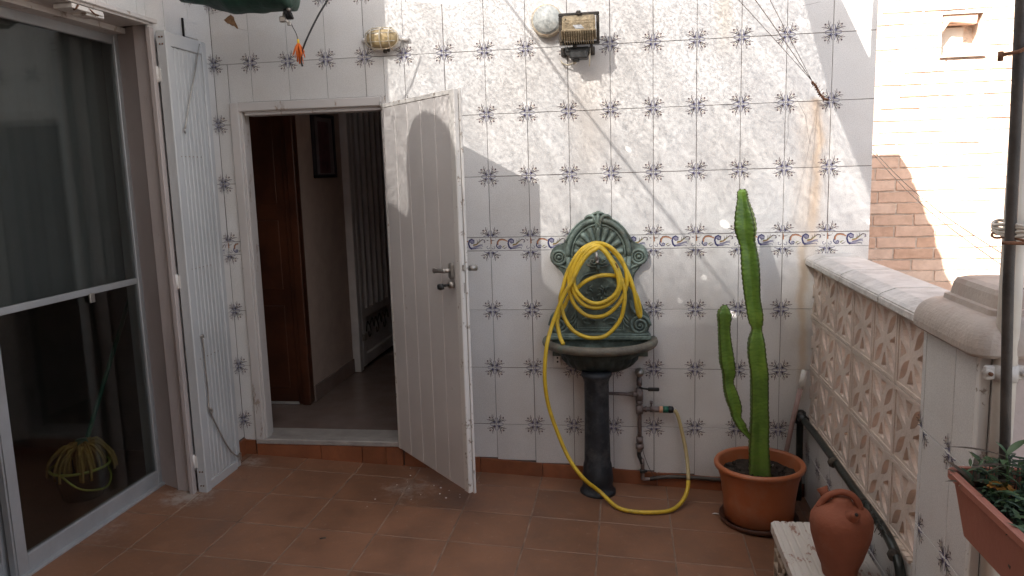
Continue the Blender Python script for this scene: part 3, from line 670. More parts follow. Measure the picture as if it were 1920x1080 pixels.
# picture
pf = thing('picture_frame', 'small dark framed picture hanging on the hallway wall', 'picture', (-1.665, 1.05, 1.38))
mb = MB()
y0, y1, z0, z1 = .87, 1.225, 1.385, 1.79
for a in ((y0, y1, z0, z0+.022), (y0, y1, z1-.022, z1), (y0, y0+.022, z0, z1), (y1-.022, y1, z0, z1)): mb.box(-1.667, -1.645, a[0], a[1], a[2], a[3], bev=.002)
mb.build('frame', simple('black_frame', (.02, .015, .02), .4, bump=0), pf)
mb = MB(); mb.box(-1.666, -1.656, y0+.02, y1-.02, z0+.02, z1-.02); mb.build('mount', simple('grey_mount', (.20, .17, .18), .7, bump=0), pf)
mb = MB(); mb.box(-1.6575, -1.6545, y0+.09, y1-.09, z0+.03, z1-.05); mb.build('print', simple('dark_red_print', (.10, .04, .045), .5, scale=20, var=.5, bump=0), pf)
# white barred gate standing open in the hall
gt = thing('metal_gate', 'white metal gate with vertical bars and a scrolled lower panel, standing open in the hallway', 'gate', (-1.63, 1.7, .02))
mb = MB(); mb.box(-1.672, -1.615, 1.375, 1.44, .0, 2.2, bev=.004); mb.build('post', M['gate'], gt)
mb = MB(); mb.box(-1.655, -1.615, 1.455, 1.52, .02, 2.2, bev=.003); mb.box(-1.655, -1.615, 2.28, 2.34, .02, 2.2, bev=.003)
mb.box(-1.652, -1.618, 1.52, 2.28, .02, .10, bev=.003); mb.box(-1.652, -1.618, 1.52, 2.28, .37, .43, bev=.003); mb.box(-1.652, -1.618, 1.52, 2.28, 2.14, 2.2, bev=.003); mb.build('gate_frame', M['gate'], gt)
mb = MB(); mb.box(-1.660, -1.652, 1.52, 2.28, .02, 2.2); mb.build('back_panel', M['black_gap'], gt)
for k in range(6):
    y = 1.60+k*.125; mb = MB(); mb.box(-1.650, -1.615, y-.020, y+.025, .43, 2.14, bev=.002); mb.build('bar', M['gate'], gt)
mb = MB()
mb2_ = MB(); mb2_.box(-1.652, -1.642, 1.52, 2.28, .10, .37); mb2_.build('lower_plate', M['gate'], gt)
for yy in (1.68, 1.86, 2.04): mb.tube(spline([(-1.64, yy-.08, .25), (-1.64, yy-.05, .32), (-1.64, yy, .28), (-1.64, yy+.02, .22), (-1.64, yy-.02, .20), (-1.64, yy-.03, .24)], 4), .006, 6); mb.tube(spline([(-1.64, yy, .28), (-1.64, yy+.06, .33), (-1.64, yy+.09, .26)], 4), .006, 6)
mb.build('scrollwork', M['lamp_black'], gt)
mb = MB(); mb.box(-1.625, -1.60, 1.445, 1.50, .21, .26, bev=.003); mb.build('hinge', M['steel'], gt)
mb = MB(); mb.box(-1.625, -1.606, 1.43, 1.47, .96, 1.06, bev=.003); mb.build('hinge', M['gate'], gt)

# ---- right side: low wall with pierced blocks, coping, pillar
RW = thing('pierced_block_wall', 'low terrace wall of cream pierced concrete blocks over white flowered tiles, under a white coping', 'wall', (1.2, -.7, floor_z(1.2)))
XR = 1.13
mb = MB(); mb.box(XR+.004, 1.30, -1.42, -.0, -.5, .163); mb.build('wall_core', M['grout'], RW)
for (r0_, r1_) in ((-.3, -.0), (0, .163)):
    for k in range(-1, 8):
        u0 = k*.2+.05; u1 = u0+.2
        a, b_ = max(u0, .002), min(u1, 1.42)
        rr = (-.3, 0) if r0_ < 0 else (0, .3)
        cut_tile(RW, (XR, 0, 0), R(-90), a, b_, r0_, r1_, u0, u1, *rr)
def lattice_mesh():
    S = .2485; h = S/2; T = .06
    holes = []
    for q in range(4):
        a = math.pi/2*q; ca, sa = math.cos(a), math.sin(a); rot = lambda x, z: (h+x*ca-z*sa, h+x*sa+z*ca)
        # leaf along the diagonal
        n = 7; P0, P1 = .026, .146; L_ = []
        for i in range(n): 
            t_ = i/(n-1); d = P0+(P1-P0)*t_; wd = .0195*math.sin(math.pi*t_)**1.05
            L_.append((d, wd))
        up = [rot((d-wd)*.7071, (d+wd)*.7071) for d, wd in L_]; dn = [rot((d+wd)*.7071, (d-wd)*.7071) for d, wd in L_[1:-1]][::-1]
        holes.append(up+dn)
        holes.append([rot(-.030, .100), rot(.030, .100), rot(.004, .048), rot(-.004, .048)])
    def ring_face(o_in, y):
        pass
    bm = bmesh.new(); es = []
    def loop(pts):
        vs = [bm.verts.new((x, 0, z)) for x, z in pts]
        for i in range(len(vs)): es.append(bm.edges.new((vs[i], vs[(i+1) % len(vs)])))
    g = .0022
    loop([(g, g), (S-g, g), (S-g, S-g), (g, S-g)])
    for hh in holes: loop(hh)
    bmesh.ops.triangle_fill(bm, use_beauty=True, use_dissolve=False, edges=es)
    # drop triangles that filled the holes
    def inside(p, poly):
        c = False; j = len(poly)-1
        for i in range(len(poly)):
            if (poly[i][1] > p[1]) != (poly[j][1] > p[1]) and p[0] < (poly[j][0]-poly[i][0])*(p[1]-poly[i][1])/(poly[j][1]-poly[i][1])+poly[i][0]: c = not c
            j = i
        return c
    kill = [f for f in bm.faces if any(inside((f.calc_center_median().x, f.calc_center_median().z), hh) for hh in holes)]
    bmesh.ops.delete(bm, geom=kill, context='FACES_ONLY')
    r_ = bmesh.ops.extrude_face_region(bm, geom=bm.faces[:]); ev = [e for e in r_['geom'] if isinstance(e, bmesh.types.BMVert)]
    bmesh.ops.translate(bm, vec=(0, T, 0), verts=ev)
    bmesh.ops.recalc_face_normals(bm, faces=bm.faces)
    m2 = MB(); m2.bm(bm)
    # raised rim round the block
    for a in ((g, S-g, g, g+.011), (g, S-g, S-g-.011, S-g), (g, g+.011, g+.011, S-g-.011), (S-g-.011, S-g, g+.011, S-g-.011)):
        m2.box(a[0], a[1], -.0045, .0, a[2], a[3])
    return m2.mesh('lattice_block', M['lattice'])
lm = lattice_mesh()
mb = MB(); mb.box(1.158, 1.20, -1.42, 0, .163, .912)   # mortar bed seen only in the joints: thin strips
mb = MB()
for k in range(7): y = -1.4195+.2485*k; mb.box(1.150, 1.21, max(y-.002, -1.42), min(y+.002, 0), .164, .910)
for z in (.1645, .4128, .6613, .9097): mb.box(1.150, 1.21, -1.418, -.002, z-.0015, z+.0015)
mb.build('mortar_joint', M['mortar'], RW)
for c in range(6):
    for r_ in range(3):
        o = bpy.data.objects.new('lattice_block', lm); C.objects.link(o); o.parent = RW
        o.location = Vector((1.143+random.uniform(-.0015, .0015), -1.42+.2485*(c+1), .165+.2485*r_))-RW.location; o.rotation_euler = (0, 0, R(-90))
        if c == 5: o.scale = (1, 1, 1)
# coping stones
def coping(y0, y1, xa=1.104, xb=1.335):
    bm_ = MB(); prof = [(xa, .914), (xb, .914), (xb, .942), (xb-.03, .966), (xa+.055, .966), (xa+.012, .950), (xa, .940)]
    bm_.prism(prof, 'y', y0+.0015, y1-.0015, bev=.004); return bm_.build('coping_stone', M['coping'], RW)
for a, b_ in ((-1.415, -1.08), (-1.08, -.60), (-.60, -.14), (-.14, -.002)): coping(a, b_)

PL = thing('tiled_pillar', 'square terrace pillar faced with white flowered tiles under a stepped stone cap', 'pillar', (1.3, -1.62, floor_z(1.3)))
mb = MB(); mb.box(XR+.004, 1.50, -1.79, -1.422, -.5, .925); mb.build('pillar_core', M['grout'], PL)
for (r0_, r1_) in ((-.3, 0), (0, .3), (.3, .6), (.6, .905)):
    for u0 in (1.25, 1.45, 1.65):
        a, b_ = max(u0, 1.424), min(u0+.2, 1.772)
        if r1_ > .9:
            place(tile_mesh(b_-a, .305, 'b' if b_ == u0+.2 and u0 > 1.4 else ('' if b_ != u0+.2 else 'b')), 'tile', PL, (XR, 0, 0), R(-90), a, r0_)
        else: cut_tile(PL, (XR, 0, 0), R(-90), a, b_, r0_, r1_, u0, u0+.2, r0_, r1_)
mb = MB(); mb.box(XR-.002, XR+.024, -1.797, -1.774, -.5, .924, bev=.003); mb.build('corner_trim', M['edge_paint'], PL)
for (z0, z1) in ((-.3, 0), (0, .3), (.3, .6), (.6, .922)):
    for (a, b_) in ((XR+.026, XR+.062), (XR+.062, XR+.372)):
        me = tile_mesh(b_-a, z1-z0, ''); o = place(me, 'front_tile', PL, (0, -1.795, 0), 0, a, z0) if a < XR+.05 else MB().box(a, b_, -1.796, -1.788, z0, z1).build('front_render', M['pink_plaster'], PL)
def rr(x0, x1, y0, y1, r_, n=6):
    out = []
    for cx, cy, a0 in ((x1-r_, y1-r_, 0), (x0+r_, y1-r_, 90), (x0+r_, y0+r_, 180), (x1-r_, y0+r_, 270)):
        for k in range(n+1): a = R(a0+90*k/n); out.append((cx+r_*math.cos(a), cy+r_*math.sin(a)))
    return out
def stack(mb, layers, mi=0):
    rings = [[(x, y, z) for x, y in rr(*b4, rad)] for (b4, rad, z) in layers]
    n = len(rings[0]); vs = [p for r_ in rings for p in r_]; fs = []
    for i in range(len(rings)-1):
        for k in range(n): l = (k+1) % n; fs.append((i*n+k, i*n+l, (i+1)*n+l, (i+1)*n+k))
    fs.append(tuple(range(n-1, -1, -1))); fs.append(tuple((len(rings)-1)*n+k for k in range(n)))
    mb.add(vs, fs, mi, False)
x0, x1, y0, y1 = 1.088, 1.545, -1.845, -1.408
def L4(d): return (x0+d, x1-d, y0+d, y1-d)
mb = MB(); stack(mb, [(L4(.03), .03, .906), (L4(.012), .04, .909), (L4(.002), .05, .918), (L4(0), .055, .935)]+[(L4(.05*(1-math.cos(R(a_)))), .055, .935+.067*math.sin(R(a_))) for a_ in range(10, 91, 8)]); mb.build('cap_moulding', M['capstone'], PL)
mb = MB(); stack(mb, [(L4(.064), .02, 1.002), (L4(.066), .02, 1.016), (L4(.078), .015, 1.018), (L4(.082), .02, 1.050), (L4(.088), .02, 1.062), (L4(.105), .02, 1.068)]); mb.build('cap_block', M['capstone'], PL)
# further low wall to the right of the pillar
LWR = thing('low_side_wall', 'low plastered wall running away to the right behind the drainpipe', 'wall', (2.2, -1.6, -.3))
mb = MB(); mb.box(1.502, 3.4, -1.70, -1.55, -3, .80); mb.build('wall_core', M['pink_plaster'], LWR)
for k in range(4):
    mb = MB(); mb.box(1.548+k*.46, 1.548+k*.46+.456, -1.76, -1.50, .80, .86, bev=.008); mb.build('coping_stone', M['coping'], LWR)
# outer face of the terrace down to the street
mb = MB(); mb.box(1.165, 1.30, -6.6, .17, -3, -.5); o = mb.build('terrace_base', M['pink_plaster']); tag(o, 'rendered base of the terrace going down to the street', kind='structure')

# ---- brick building across the gap (plane y=1.3)
BB = thing('brick_building', 'sunlit pale brick building across the narrow gap, with one small walled-up window', 'building', (2.4, 1.3, -3))
YB = 1.30
WX0, WX1, WZ0, WZ1 = 2.135, 2.36, 1.995, 2.235
mb = MB()
mb.box(-.5, WX0, YB+.005, YB+.3, -3, 3.3); mb.box(WX1, 6, YB+.005, YB+.3, -3, 3.3); mb.box(WX0, WX1, YB+.005, YB+.3, -3, WZ0); mb.box(WX0, WX1, YB+.005, YB+.3, WZ1, 3.3); mb.box(WX0, WX1, YB+.15, YB+.3, WZ0, WZ1)
mb.build('wall_core', M['mortar'], BB)
BLn, BH = .236, .0705
bmes = []
for v_ in range(6):
    mb = MB(); dz = random.uniform(-.0015, .0015)
    x0_, x1_, z0_, z1_ = .005, BLn-.006, .0045, BH-.0045
    n = 5; fr = []
    for k in range(n+1): fr.append((x0_+(x1_-x0_)*k/n, z0_+random.uniform(-.0018, .0018)))
    for k in range(n+1): fr.append((x1_-(x1_-x0_)*k/n, z1_+random.uniform(-.0022, .0022)))
    mb.prism(fr, 'y', -random.uniform(0, .004), .02, bev=.0015); bmes.append(mb.mesh('brick', M['brick']))
stuff = MB()
def bov(xa, xb, za, zb): return xb > WX0+.004 and xa < WX1-.004 and zb > WZ0+.004 and za < WZ1-.004
for j in range(-5, 46):
    z = j*BH-.35+.35-.0
    for i in range(-3, 20):
        x = .62+i*BLn+(BLn/2 if j % 2 else 0)+math.sin(j*1.7)*.012
        if bov(x, x+BLn, z, z+BH):
            if x < WX0-.02: stuff.box(x+.005, WX0-.001, YB, YB+.02, z+.004, z+BH-.004)
            if x+BLn > WX1+.02: stuff.box(WX1+.001, x+BLn-.005, YB, YB+.02, z+.004, z+BH-.004)
            continue
        if 1.62 < x < 3.12 and .30 < z < 2.50:
            o = bpy.data.objects.new('brick', random.choice(bmes)); C.objects.link(o); o.parent = BB
            o.location = Vector((x, YB+random.uniform(-.002, .003), z))-BB.location; o.rotation_euler = (random.uniform(-.01, .01), random.uniform(-.006, .006), random.uniform(-.006, .006))
        else: stuff.box(x+.005, x+BLn-.005, YB+random.uniform(-.003, .003), YB+.02, z+.0045, z+BH-.0045)
o = stuff.build('outer_brickwork', M['brick'], BB); o['kind'] = 'stuff'
mb = MB(); mb.box(WX0-.01, WX1+.012, YB-.022, YB+.13, WZ0-.012, WZ0+.004, bev=.002); mb.build('window_sill', M['capstone'], BB)
mb = MB(); mb.box(WX0, WX1, YB+.06, YB+.149, WZ1-.05, WZ1-.002, bev=.006); mb.prism([(WX0+.01, WZ1-.1), (WX0+.05, WZ1-.04), (WX0+.12, WZ1-.05), (WX1-.03, WZ1-.06), (WX1-.02, WZ1-.002), (WX0+.01, WZ1-.002)], 'y', YB+.02, YB+.06, bev=.003); mb.build('broken_lintel', M['brick'], BB)
mb = MB(); mb.box(WX0+.004, WX1-.06, YB+.118, YB+.149, WZ0+.01, WZ1-.06, bev=.003); mb.build('infill_panel', M['plaster'], BB)

# ---- overhead: porch roof behind, green awning on the left, both added for shade; woven shade netting
H = 2.70
mb = MB(); poly = [(-2.4, .16), (-1.36, .16), (-1.33, -.45), (-1.18, -.62), (-1.42, -1.12), (-1.81, -1.92), (-1.77, -2.00), (-1.715, -2.17), (-1.665, -2.13), (-1.60, -1.99), (-1.54, -1.86), (-1.455, -1.725), (-1.36, -1.675), (-1.27, -1.715), (-1.20, -1.85), (-1.175, -2.01), (-1.21, -2.2), (-1.27, -2.32), (-1.30, -2.44), (-1.22, -2.62), (-.9, -2.72), (-.4, -2.68), (.1, -2.80), (.5, -2.9), (-2.4, -2.9)]  # unseen cloth, outline cut to cast the shade on wall and door
mb.prism(poly, 'z', H+.012, H+.018); o = mb.build('occluder_cloth', M['occluder']); tag(o, 'green awning cloth added out of view to shade the wall and door', 'occluder')
mb = MB(); mb.box(-2.4, 1.0, -6.6, -2.86, H+.03, H+.12); o = mb.build('shading_roof', M['roof']); tag(o, 'flat roof added out of view over the near half of the terrace for its shade', 'roof')  # unseen roof, put in to keep lower wall and floor in shade
mb = MB(); mb.box(-2.4, 3.0, -6.8, -6.6, -3, H+.12); o = mb.build('rear_house_wall', M['plaster']); tag(o, 'cream house wall closing the near end of the terrace', 'wall')
# netting with sag and a scalloped front hem
nb = MB(); nx, ny = 70, 60; right = lambda y: (.865-.07*min(1, max(0, (-y-.6)/.7)) if y > -1.3 else .795+.15*min(1, (-y-1.3)/.12))  # right edge flares out to widen the shadow on the bricks
for j in range(ny+1):
    for i in range(nx+1):
        s_, t_ = i/nx, j/ny
        y = -.60+(-2.95+.60)*t_
        xl = -1.15-.43*(-y-.5) if y > -1.9 else -1.75; xr_ = right(y)
        x = xl-.1+(xr_-xl+.1)*s_
        if j == 0: y = -.545-.115*math.exp(-((x+.80)/.50)**2)+.020*abs(math.sin(x*5.6+.6))
        if i == nx: x += .012*math.sin(y*14)
        z = H-.035*math.sin(math.pi*s_)*math.sin(math.pi*t_)+.010*math.sin(x*11+y*7)+.006*noise.noise(Vector((x*6, y*6, 0)))
        nb.add([(x, y, z)], [])
nf = [(j*(nx+1)+i, j*(nx+1)+i+1, (j+1)*(nx+1)+i+1, (j+1)*(nx+1)+i) for j in range(ny) for i in range(nx)]
nb.f = nf; nb.mi = [0]*len(nf); nb.sm = [True]*len(nf)
net = nb.build('shade_netting', M['netting'], fix=False); tag(net, 'pale woven shade netting stretched over the terrace, with small tears', 'shade net')
mb = MB()
n_ = 24; L_ = [(right(-.55-.098*k)+.004, -.55-.098*k) for k in range(n_+1)]; I_ = [((.74-.257*(.098*k-.05)) if k < 8 else .55-.15*(.098*k-.79), -.55-.098*k) for k in range(n_, -1, -1)]  # unseen strip, shaped to cast the shade band at the wall's right end
mb.prism(L_+I_, 'z', H+.026, H+.029); mb.build('canvas_shade_strip', M['canvas'], net)
mb = MB(); mb.prism([(1.10, -.62), (1.075, -.8), (1.05, -.92), (1.055, -1.0), (1.01, -1.12), (1.0, -1.22), (.965, -1.33), (.955, -1.6), (.58, -1.6), (.735, -1.3), (.925, -.91), (1.065, -.63)], 'z', H+.034, H+.037); mb.build('brick_shade_flap', M['canvas'], net)  # invented flap, there only to cast the slanted shadow on the bricks
for pts in ([(-.62, -.56, H-.02), (.10, -2.2, H-.03), (.42, -2.95, H)], [(-1.08, -.56, H-.02), (-.2, -2.95, H)], [(.12, -.50, H-.02), (.30, -2.9, H)]):
    pass
ropes = MB(); ropes.tube(spline([(-.64, -.50, H+.03), (-.60, -.83, H+.02), (-.56, -1.3, H), (-.50, -1.85, H), (-.40, -2.7, H)], 8), .0065, 6)
ropes.build('net_rope', M['rope'], net)

# ================================================================== OBJECTS
# ---- sliding glass door
sd = thing('sliding_door', 'tall grey aluminium sliding glass door with a grey curtain behind its upper pane', 'door', (-2.0, -.9, -.08))
XG = -2.0
mb = MB(); mb.box(XG-.09, XG+.012, -2.56, -.40, -.10, -.082, bev=.003); mb.box(XG-.02, XG+.02, -2.56, -.40, -.098, -.070, bev=.002); mb.box(XG-.09, XG+.0, -.452, -.40, -.09, 2.08, bev=.002); mb.box(XG-.09, XG+.0, -2.56, -.45, 2.056, 2.085, bev=.002)
mb.build('outer_frame', M['alu'], sd)
def panel(y0, y1, x, mid=True):
    mb = MB(); mb.box(x-.03, x, y1-.034, y1, -.08, 2.056, bev=.003); mb.build('stile', M['alu'], sd)
    mb = MB(); mb.box(x-.03, x, y0, y0+.062, -.08, 2.056, bev=.003); mb.box(x, x+.006, y0+.004, y0+.012, -.08, 2.05); mb.build('stile', M['alu'], sd)
    mb = MB(); mb.box(x-.029, x-.001, y0+.062, y1-.034, -.08, -.004, bev=.003); mb.build('bottom_rail', M['alu'], sd)
    mb = MB(); mb.box(x-.029, x-.001, y0+.062, y1-.034, 2.006, 2.056, bev=.003); mb.build('top_rail', M['alu'], sd)
    mb = MB(); mb.box(x-.027, x-.004, y0+.062, y1-.034, .918, .946, bev=.003); mb.build('middle_rail', M['alu'], sd)
    mb = MB(); mb.box(x-.016, x-.012, y0+.062, y1-.034, .946, 2.006); mb.build('upper_pane', M['glass'], sd)
    mb = MB(); mb.box(x-.016, x-.012, y0+.062, y1-.034, -.004, .918); mb.build('lower_pane', M['glass'], sd)
panel(-1.385, -.452, XG); panel(-2.50, -1.36, XG-.045)
mb = MB(); mb.box(XG-.004, XG+.006, -.83, -.80, .885, .925, bev=.002); mb.build('latch', M['steel'], sd)
mb = MB()
pts = []
cv = []; n = 90
for i in range(n+1):
    y = -2.45+(2.0)*i/n; cv.append((XG-.085+.007*math.sin(i*.9)+.007*math.sin(i*.37+1)-.004*math.cos(i*2.1), y))
vs = [(x, y, .93) for x, y in cv]+[(x+.003, y, 2.05) for x, y in cv]
mb.add(vs, [(i, i+1, n+2+i, n+1+i) for i in range(n)], 0, True)
cur = mb.build('curtain', M['curtain'], fix=False); tag(cur, 'grey sheer curtain hanging in folds behind the upper pane of the glass door', 'curtain')
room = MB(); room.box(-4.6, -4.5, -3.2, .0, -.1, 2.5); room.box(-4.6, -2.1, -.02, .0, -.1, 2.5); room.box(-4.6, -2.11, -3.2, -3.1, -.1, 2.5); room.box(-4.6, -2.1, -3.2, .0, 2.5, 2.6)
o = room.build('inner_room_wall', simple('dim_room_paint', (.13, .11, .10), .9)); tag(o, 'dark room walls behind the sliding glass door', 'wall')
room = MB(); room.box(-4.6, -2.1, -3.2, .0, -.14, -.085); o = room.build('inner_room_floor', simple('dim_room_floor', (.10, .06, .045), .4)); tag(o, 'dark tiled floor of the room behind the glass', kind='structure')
# mop leaning with its bucket
bk = thing('mop_bucket', 'black bucket with a yellow-green rim behind the lower pane of the glass door', 'bucket', (-2.30, -.63, -.085))
mb = MB(); mb.lathe([(.0, -.08), (.085, -.08), (.12, .06), (.126, .07), (.118, .07), (.083, -.07), (0, -.07)], -2.30, -.63, 24); mb.build('bucket_body', M['black_plastic'], bk)
mb = MB(); mb.tube([(-2.30+.126*math.cos(a), -.63+.126*math.sin(a), .07) for a in [2*math.pi*k/24 for k in range(24)]], .007, 6, closed=True)
mb.tube(spline([(-2.30, -.755, .065), (-2.22, -.74, .0), (-2.18, -.63, -.035), (-2.22, -.53, 0), (-2.30, -.505, .065)], 5), .005, 6); mb.build('rim_and_handle', simple('lime_rim', (.26, .28, .05), .5, bump=0), bk)
mp_ = thing('floor_mop', 'mop with a green handle and dirty yellow strands standing in the bucket behind the glass', 'mop', (-2.30, -.60, .1))
mb = MB(); mb.tube([(-2.30, -.60, .13), (-2.33, -.06, .84)], .011, 8); mb.build('handle', M['mop_green'], mp_)
mb = MB(); 
for k in range(60):
    a = random.uniform(0, 6.28); r_ = random.uniform(.05, .14); mb.tube(spline([(-2.30, -.60, .15), (-2.30+r_*.5*math.cos(a), -.61+r_*.6*math.sin(a), .155+random.uniform(-.01, .03)), (-2.30+r_*math.cos(a), -.62+r_*math.sin(a), .10), (-2.30+r_*1.05*math.cos(a), -.62+r_*1.1*math.sin(a), .03)], 3), .0065, 5)
mb.build('strands', M['mop_yellow'], mp_)
mb = MB(); mb.lathe([(0, .19), (.025, .19), (.035, .14), (0, .14)], -2.302, -.60, 12); mb.build('socket', M['mop_green'], mp_)

# ---- folded white shutter against the wall
sh = thing('folding_shutter', 'narrow white plank shutter folded back between the glass door and the doorway', 'shutter', (-1.75, -.35, -.11))
mb = MB(); mb.box(-1.776, -1.728, -.520, -.478, -.108, 2.048, bev=.004); mb.build('stile', M['pvc'], sh)
mb = MB(); mb.box(-1.774, -1.732, -.215, -.178, -.09, 2.046, bev=.004); mb.build('stile', M['pvc'], sh)
mb = MB(); mb.box(-1.773, -1.733, -.479, -.214, 1.985, 2.046, bev=.003); mb.build('top_rail', M['pvc'], sh)
mb = MB(); mb.box(-1.773, -1.733, -.479, -.214, -.10, -.05, bev=.003); mb.build('bottom_rail', M['pvc'], sh)
for k in range(8):
    y = -.478+k*.033; mb = MB(); mb.box(-1.768, -1.7395+random.uniform(-.0008, .0008), y+.0015, y+.0315, -.05, 1.985, bev=.003); mb.build('plank', M['pvc'], sh)
mb = MB()
for z in (2.02, 1.99, .01, -.06): mb.lathe([(0, .0)], 0, 0, 3) if 0 else mb.tube([(-1.745, -.5205, z), (-1.745, -.5225, z)], .004, 6); mb.tube([(-1.758, -.5205, z), (-1.758, -.5225, z)], .004, 6)
for z in (1.5, .98, .55):
    for k in range(6): mb.tube([(-1.740, -.462+k*.033, z), (-1.7375, -.462+k*.033, z)], .0028, 5)
mb.build('screw_head', M['rust_iron'], sh)
mb = MB()
for z in (1.86, .93, .06): mb.tube([(-1.784, -.522, z-.035), (-1.784, -.522, z+.035)], .008, 8); mb.box(-1.79, -1.765, -.5235, -.521, z-.03, z+.03)
mb.build('hinge', M['edge_paint'], sh)
mb = MB(); mb.tube(spline([(-1.733, -.235, 2.03), (-1.728, -.30, 1.90), (-1.728, -.37, 1.76), (-1.73, -.425, 1.63)], 5), .0032, 6); mb.tube(spline([(-1.73, -.425, 1.63), (-1.728, -.438, 1.62), (-1.728, -.43, 1.605)], 3), .003, 6); mb.build('stay_rod', M['steel'], sh)
mb = MB(); mb.tube(spline([(-1.733, -.45, .66), (-1.727, -.445, .62), (-1.727, -.44, .36), (-1.727, -.435, .28), (-1.727, -.30, .05), (-1.728, -.20, -.04)], 5), .0035, 6); mb.tube([(-1.73, -.452, .655), (-1.727, -.44, .665), (-1.727, -.435, .65)], .004, 6)
mb.tube(spline([(-1.727, -.435, .30), (-1.722, -.425, .285), (-1.727, -.43, .27)], 3), .005, 6); mb.box(-1.732, -1.722, -.21, -.185, -.055, -.015, bev=.002); mb.build('lower_stay_hook', M['steel'], sh)

# ---- white sheet-metal door, swung open
Hx, Hy = -.918, -.022; OX, OY = -.432, -.562
dv = Vector((OX-Hx, OY-Hy, 0)); DW = dv.length; da = math.atan2(dv.y, dv.x)
dr = thing('metal_door', 'white ribbed metal door swung open from the doorway into the sunlight', 'door', (Hx, Hy, -.035))
dr.rotation_euler = (0, 0, da)
# local frame: x along the leaf, y towards the back (away from the camera side is +y?), z up from the base
def lb(mb, name, mat, parent=dr):
    o = mb.build(name, mat); o.parent = parent; return o
TH = .029; HT = 1.772
mb = MB()
n = 5; pw = (DW-.052)/n
prof = []
for k in range(n):
    x0_ = .012+k*pw; mb = MB(); mb.box(x0_+.0022, x0_+pw-.0022, -.0035, .016, .004, HT-.022, bev=.003); lb(mb, 'plank', M['door_paint'])
mb = MB(); mb.box(.012, DW-.04, -.0005, TH-.004, .002, HT-.02); lb(mb, 'door_core', M['door_paint'])
mb = MB(); mb.box(0, DW-.001, -.005, TH, HT-.021, HT, bev=.002); lb(mb, 'top_rail', M['edge_paint'])
mb = MB(); mb.box(DW-.041, DW, -.006, TH-.011, 0, HT-.001, bev=.003); mb.box(DW-.020, DW+.003, TH-.009, TH+.003, -.006, HT+.004, bev=.002); lb(mb, 'edge_stile', M['edge_paint'])
mb = MB(); mb.box(-.008, .012, -.003, TH, 0, HT, bev=.002); lb(mb, 'hinge_stile', M['edge_paint'])
mb = MB(); mb.tube([(.27, .01, HT), (.27, .01, HT+.016)], .003, 6); mb.tube([(.005, -.008, HT-.03), (.005, -.008, HT+.01)], .005, 6); lb(mb, 'hinge', M['steel'])
zh = .965+.035
mb = MB(); mb.box(DW, DW+.002, .000, TH-.014, zh-.17, zh+.10, bev=.0006); lb(mb, 'strike_plate', M['edge_paint'])
mb = MB(); mb.box(DW+.001, DW+.010, .004, .018, zh+.008, zh+.034, bev=.001); mb.box(DW+.0005, DW+.0028, .008, .013, zh-.09, zh-.045); lb(mb, 'latch_bolt', M['steel'])
ha = MB(); stack_ = [(x, z) for x, z in rr(DW-.085, DW-.052, zh-.034, zh+.038, .014)]
ha.prism(stack_, 'y', -.020, -.0045, bev=.003); lb(ha, 'handle_plate', M['steel'])
ha = MB(); ha.tube([(DW-.068, -.018, zh+.006), (DW-.070, -.042, zh+.004)], .009, 10); ha.tube(spline([(DW-.066, -.046, zh+.004), (DW-.10, -.050, zh+.004), (DW-.14, -.048, zh), (DW-.175, -.040, zh-.003), (DW-.185, -.034, zh-.004)], 5), [.010]*5+[.010]*8+[.013]*5+[.012, .010, .006], 10, flat=.65); lb(ha, 'lever_handle', M['steel'])
ha = MB(); ha.tube([(DW-.066, -.004, zh-.058), (DW-.066, -.026, zh-.058)], .015, 14); lb(ha, 'lock_cylinder', M['steel'])
ha = MB(); ha.tube([(DW-.07, -.026, zh-.058), (DW-.075, -.046, zh-.060)], .006, 8); ha.tube([(DW-.078, -.046, zh-.064), (DW-.088, -.060, zh-.066), (DW-.098, -.066, zh-.066)], [.012, .015, .011], 10, flat=.5); lb(ha, 'key', M['black_plastic'])
ha = MB(); ha.tube([(DW-.05, TH, zh+.008), (DW-.05, TH+.045, zh+.008)], .007, 8); ha.tube([(DW-.05, TH+.04, zh+.008), (DW-.05, TH+.075, zh+.008)], [.012, .014], 12); ha.box(DW-.075, DW-.02, TH, TH+.012, zh-.05, zh+.03, bev=.003); lb(ha, 'rear_knob', M['steel'])

# ---- cast wall fountain
FX = .136
wf = thing('wall_fountain', 'green patinated cast iron wall fountain with a half-round basin on a black column', 'fountain', (FX, -.1, floor_z(.12)))
fz = lambda y: 1.183-.000652*(y-30)
half = [(0, 28), (28, 38), (44, 56), (62, 58), (86, 66), (98, 84), (128, 98), (160, 122), (188, 148), (212, 176), (234, 208), (252, 240), (270, 262), (300, 268), (330, 280), (352, 302), (366, 332), (370, 362), (362, 394), (342, 416), (316, 426), (312, 440), (300, 458), (282, 476), (270, 498), (263, 525), (263, 560), (268, 600), (282, 650), (300, 695), (322, 728), (330, 748), (334, 768), (356, 788), (376, 812), (386, 848), (384, 884), (372, 918), (362, 938), (378, 952), (382, 975)]
ptsR = [(FX+dx/1560, fz(y)) for dx, y in half]; ptsL = [(2*FX-x, z) for x, z in ptsR[1:]][::-1]
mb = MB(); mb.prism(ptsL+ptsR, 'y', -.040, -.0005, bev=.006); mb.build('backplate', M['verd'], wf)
cx = FX; cz = fz(345)   # centre of the arch
def arc(rx, rz, a0, a1, y, n=26, czz=None): 
    return [(cx+rx*math.sin(R(a0+(a1-a0)*k/n)), y, (czz or cz)+rz*math.cos(R(a0+(a1-a0)*k/n))) for k in range(n+1)]
mb = MB(); mb.tube(arc(.148, .168, -92, 92, -.046), .0135, 8); mb.tube(arc(.128, .146, -95, 95, -.044), .006, 6); mb.tube(arc(.166, .185, -70, 70, -.042), .005, 6)
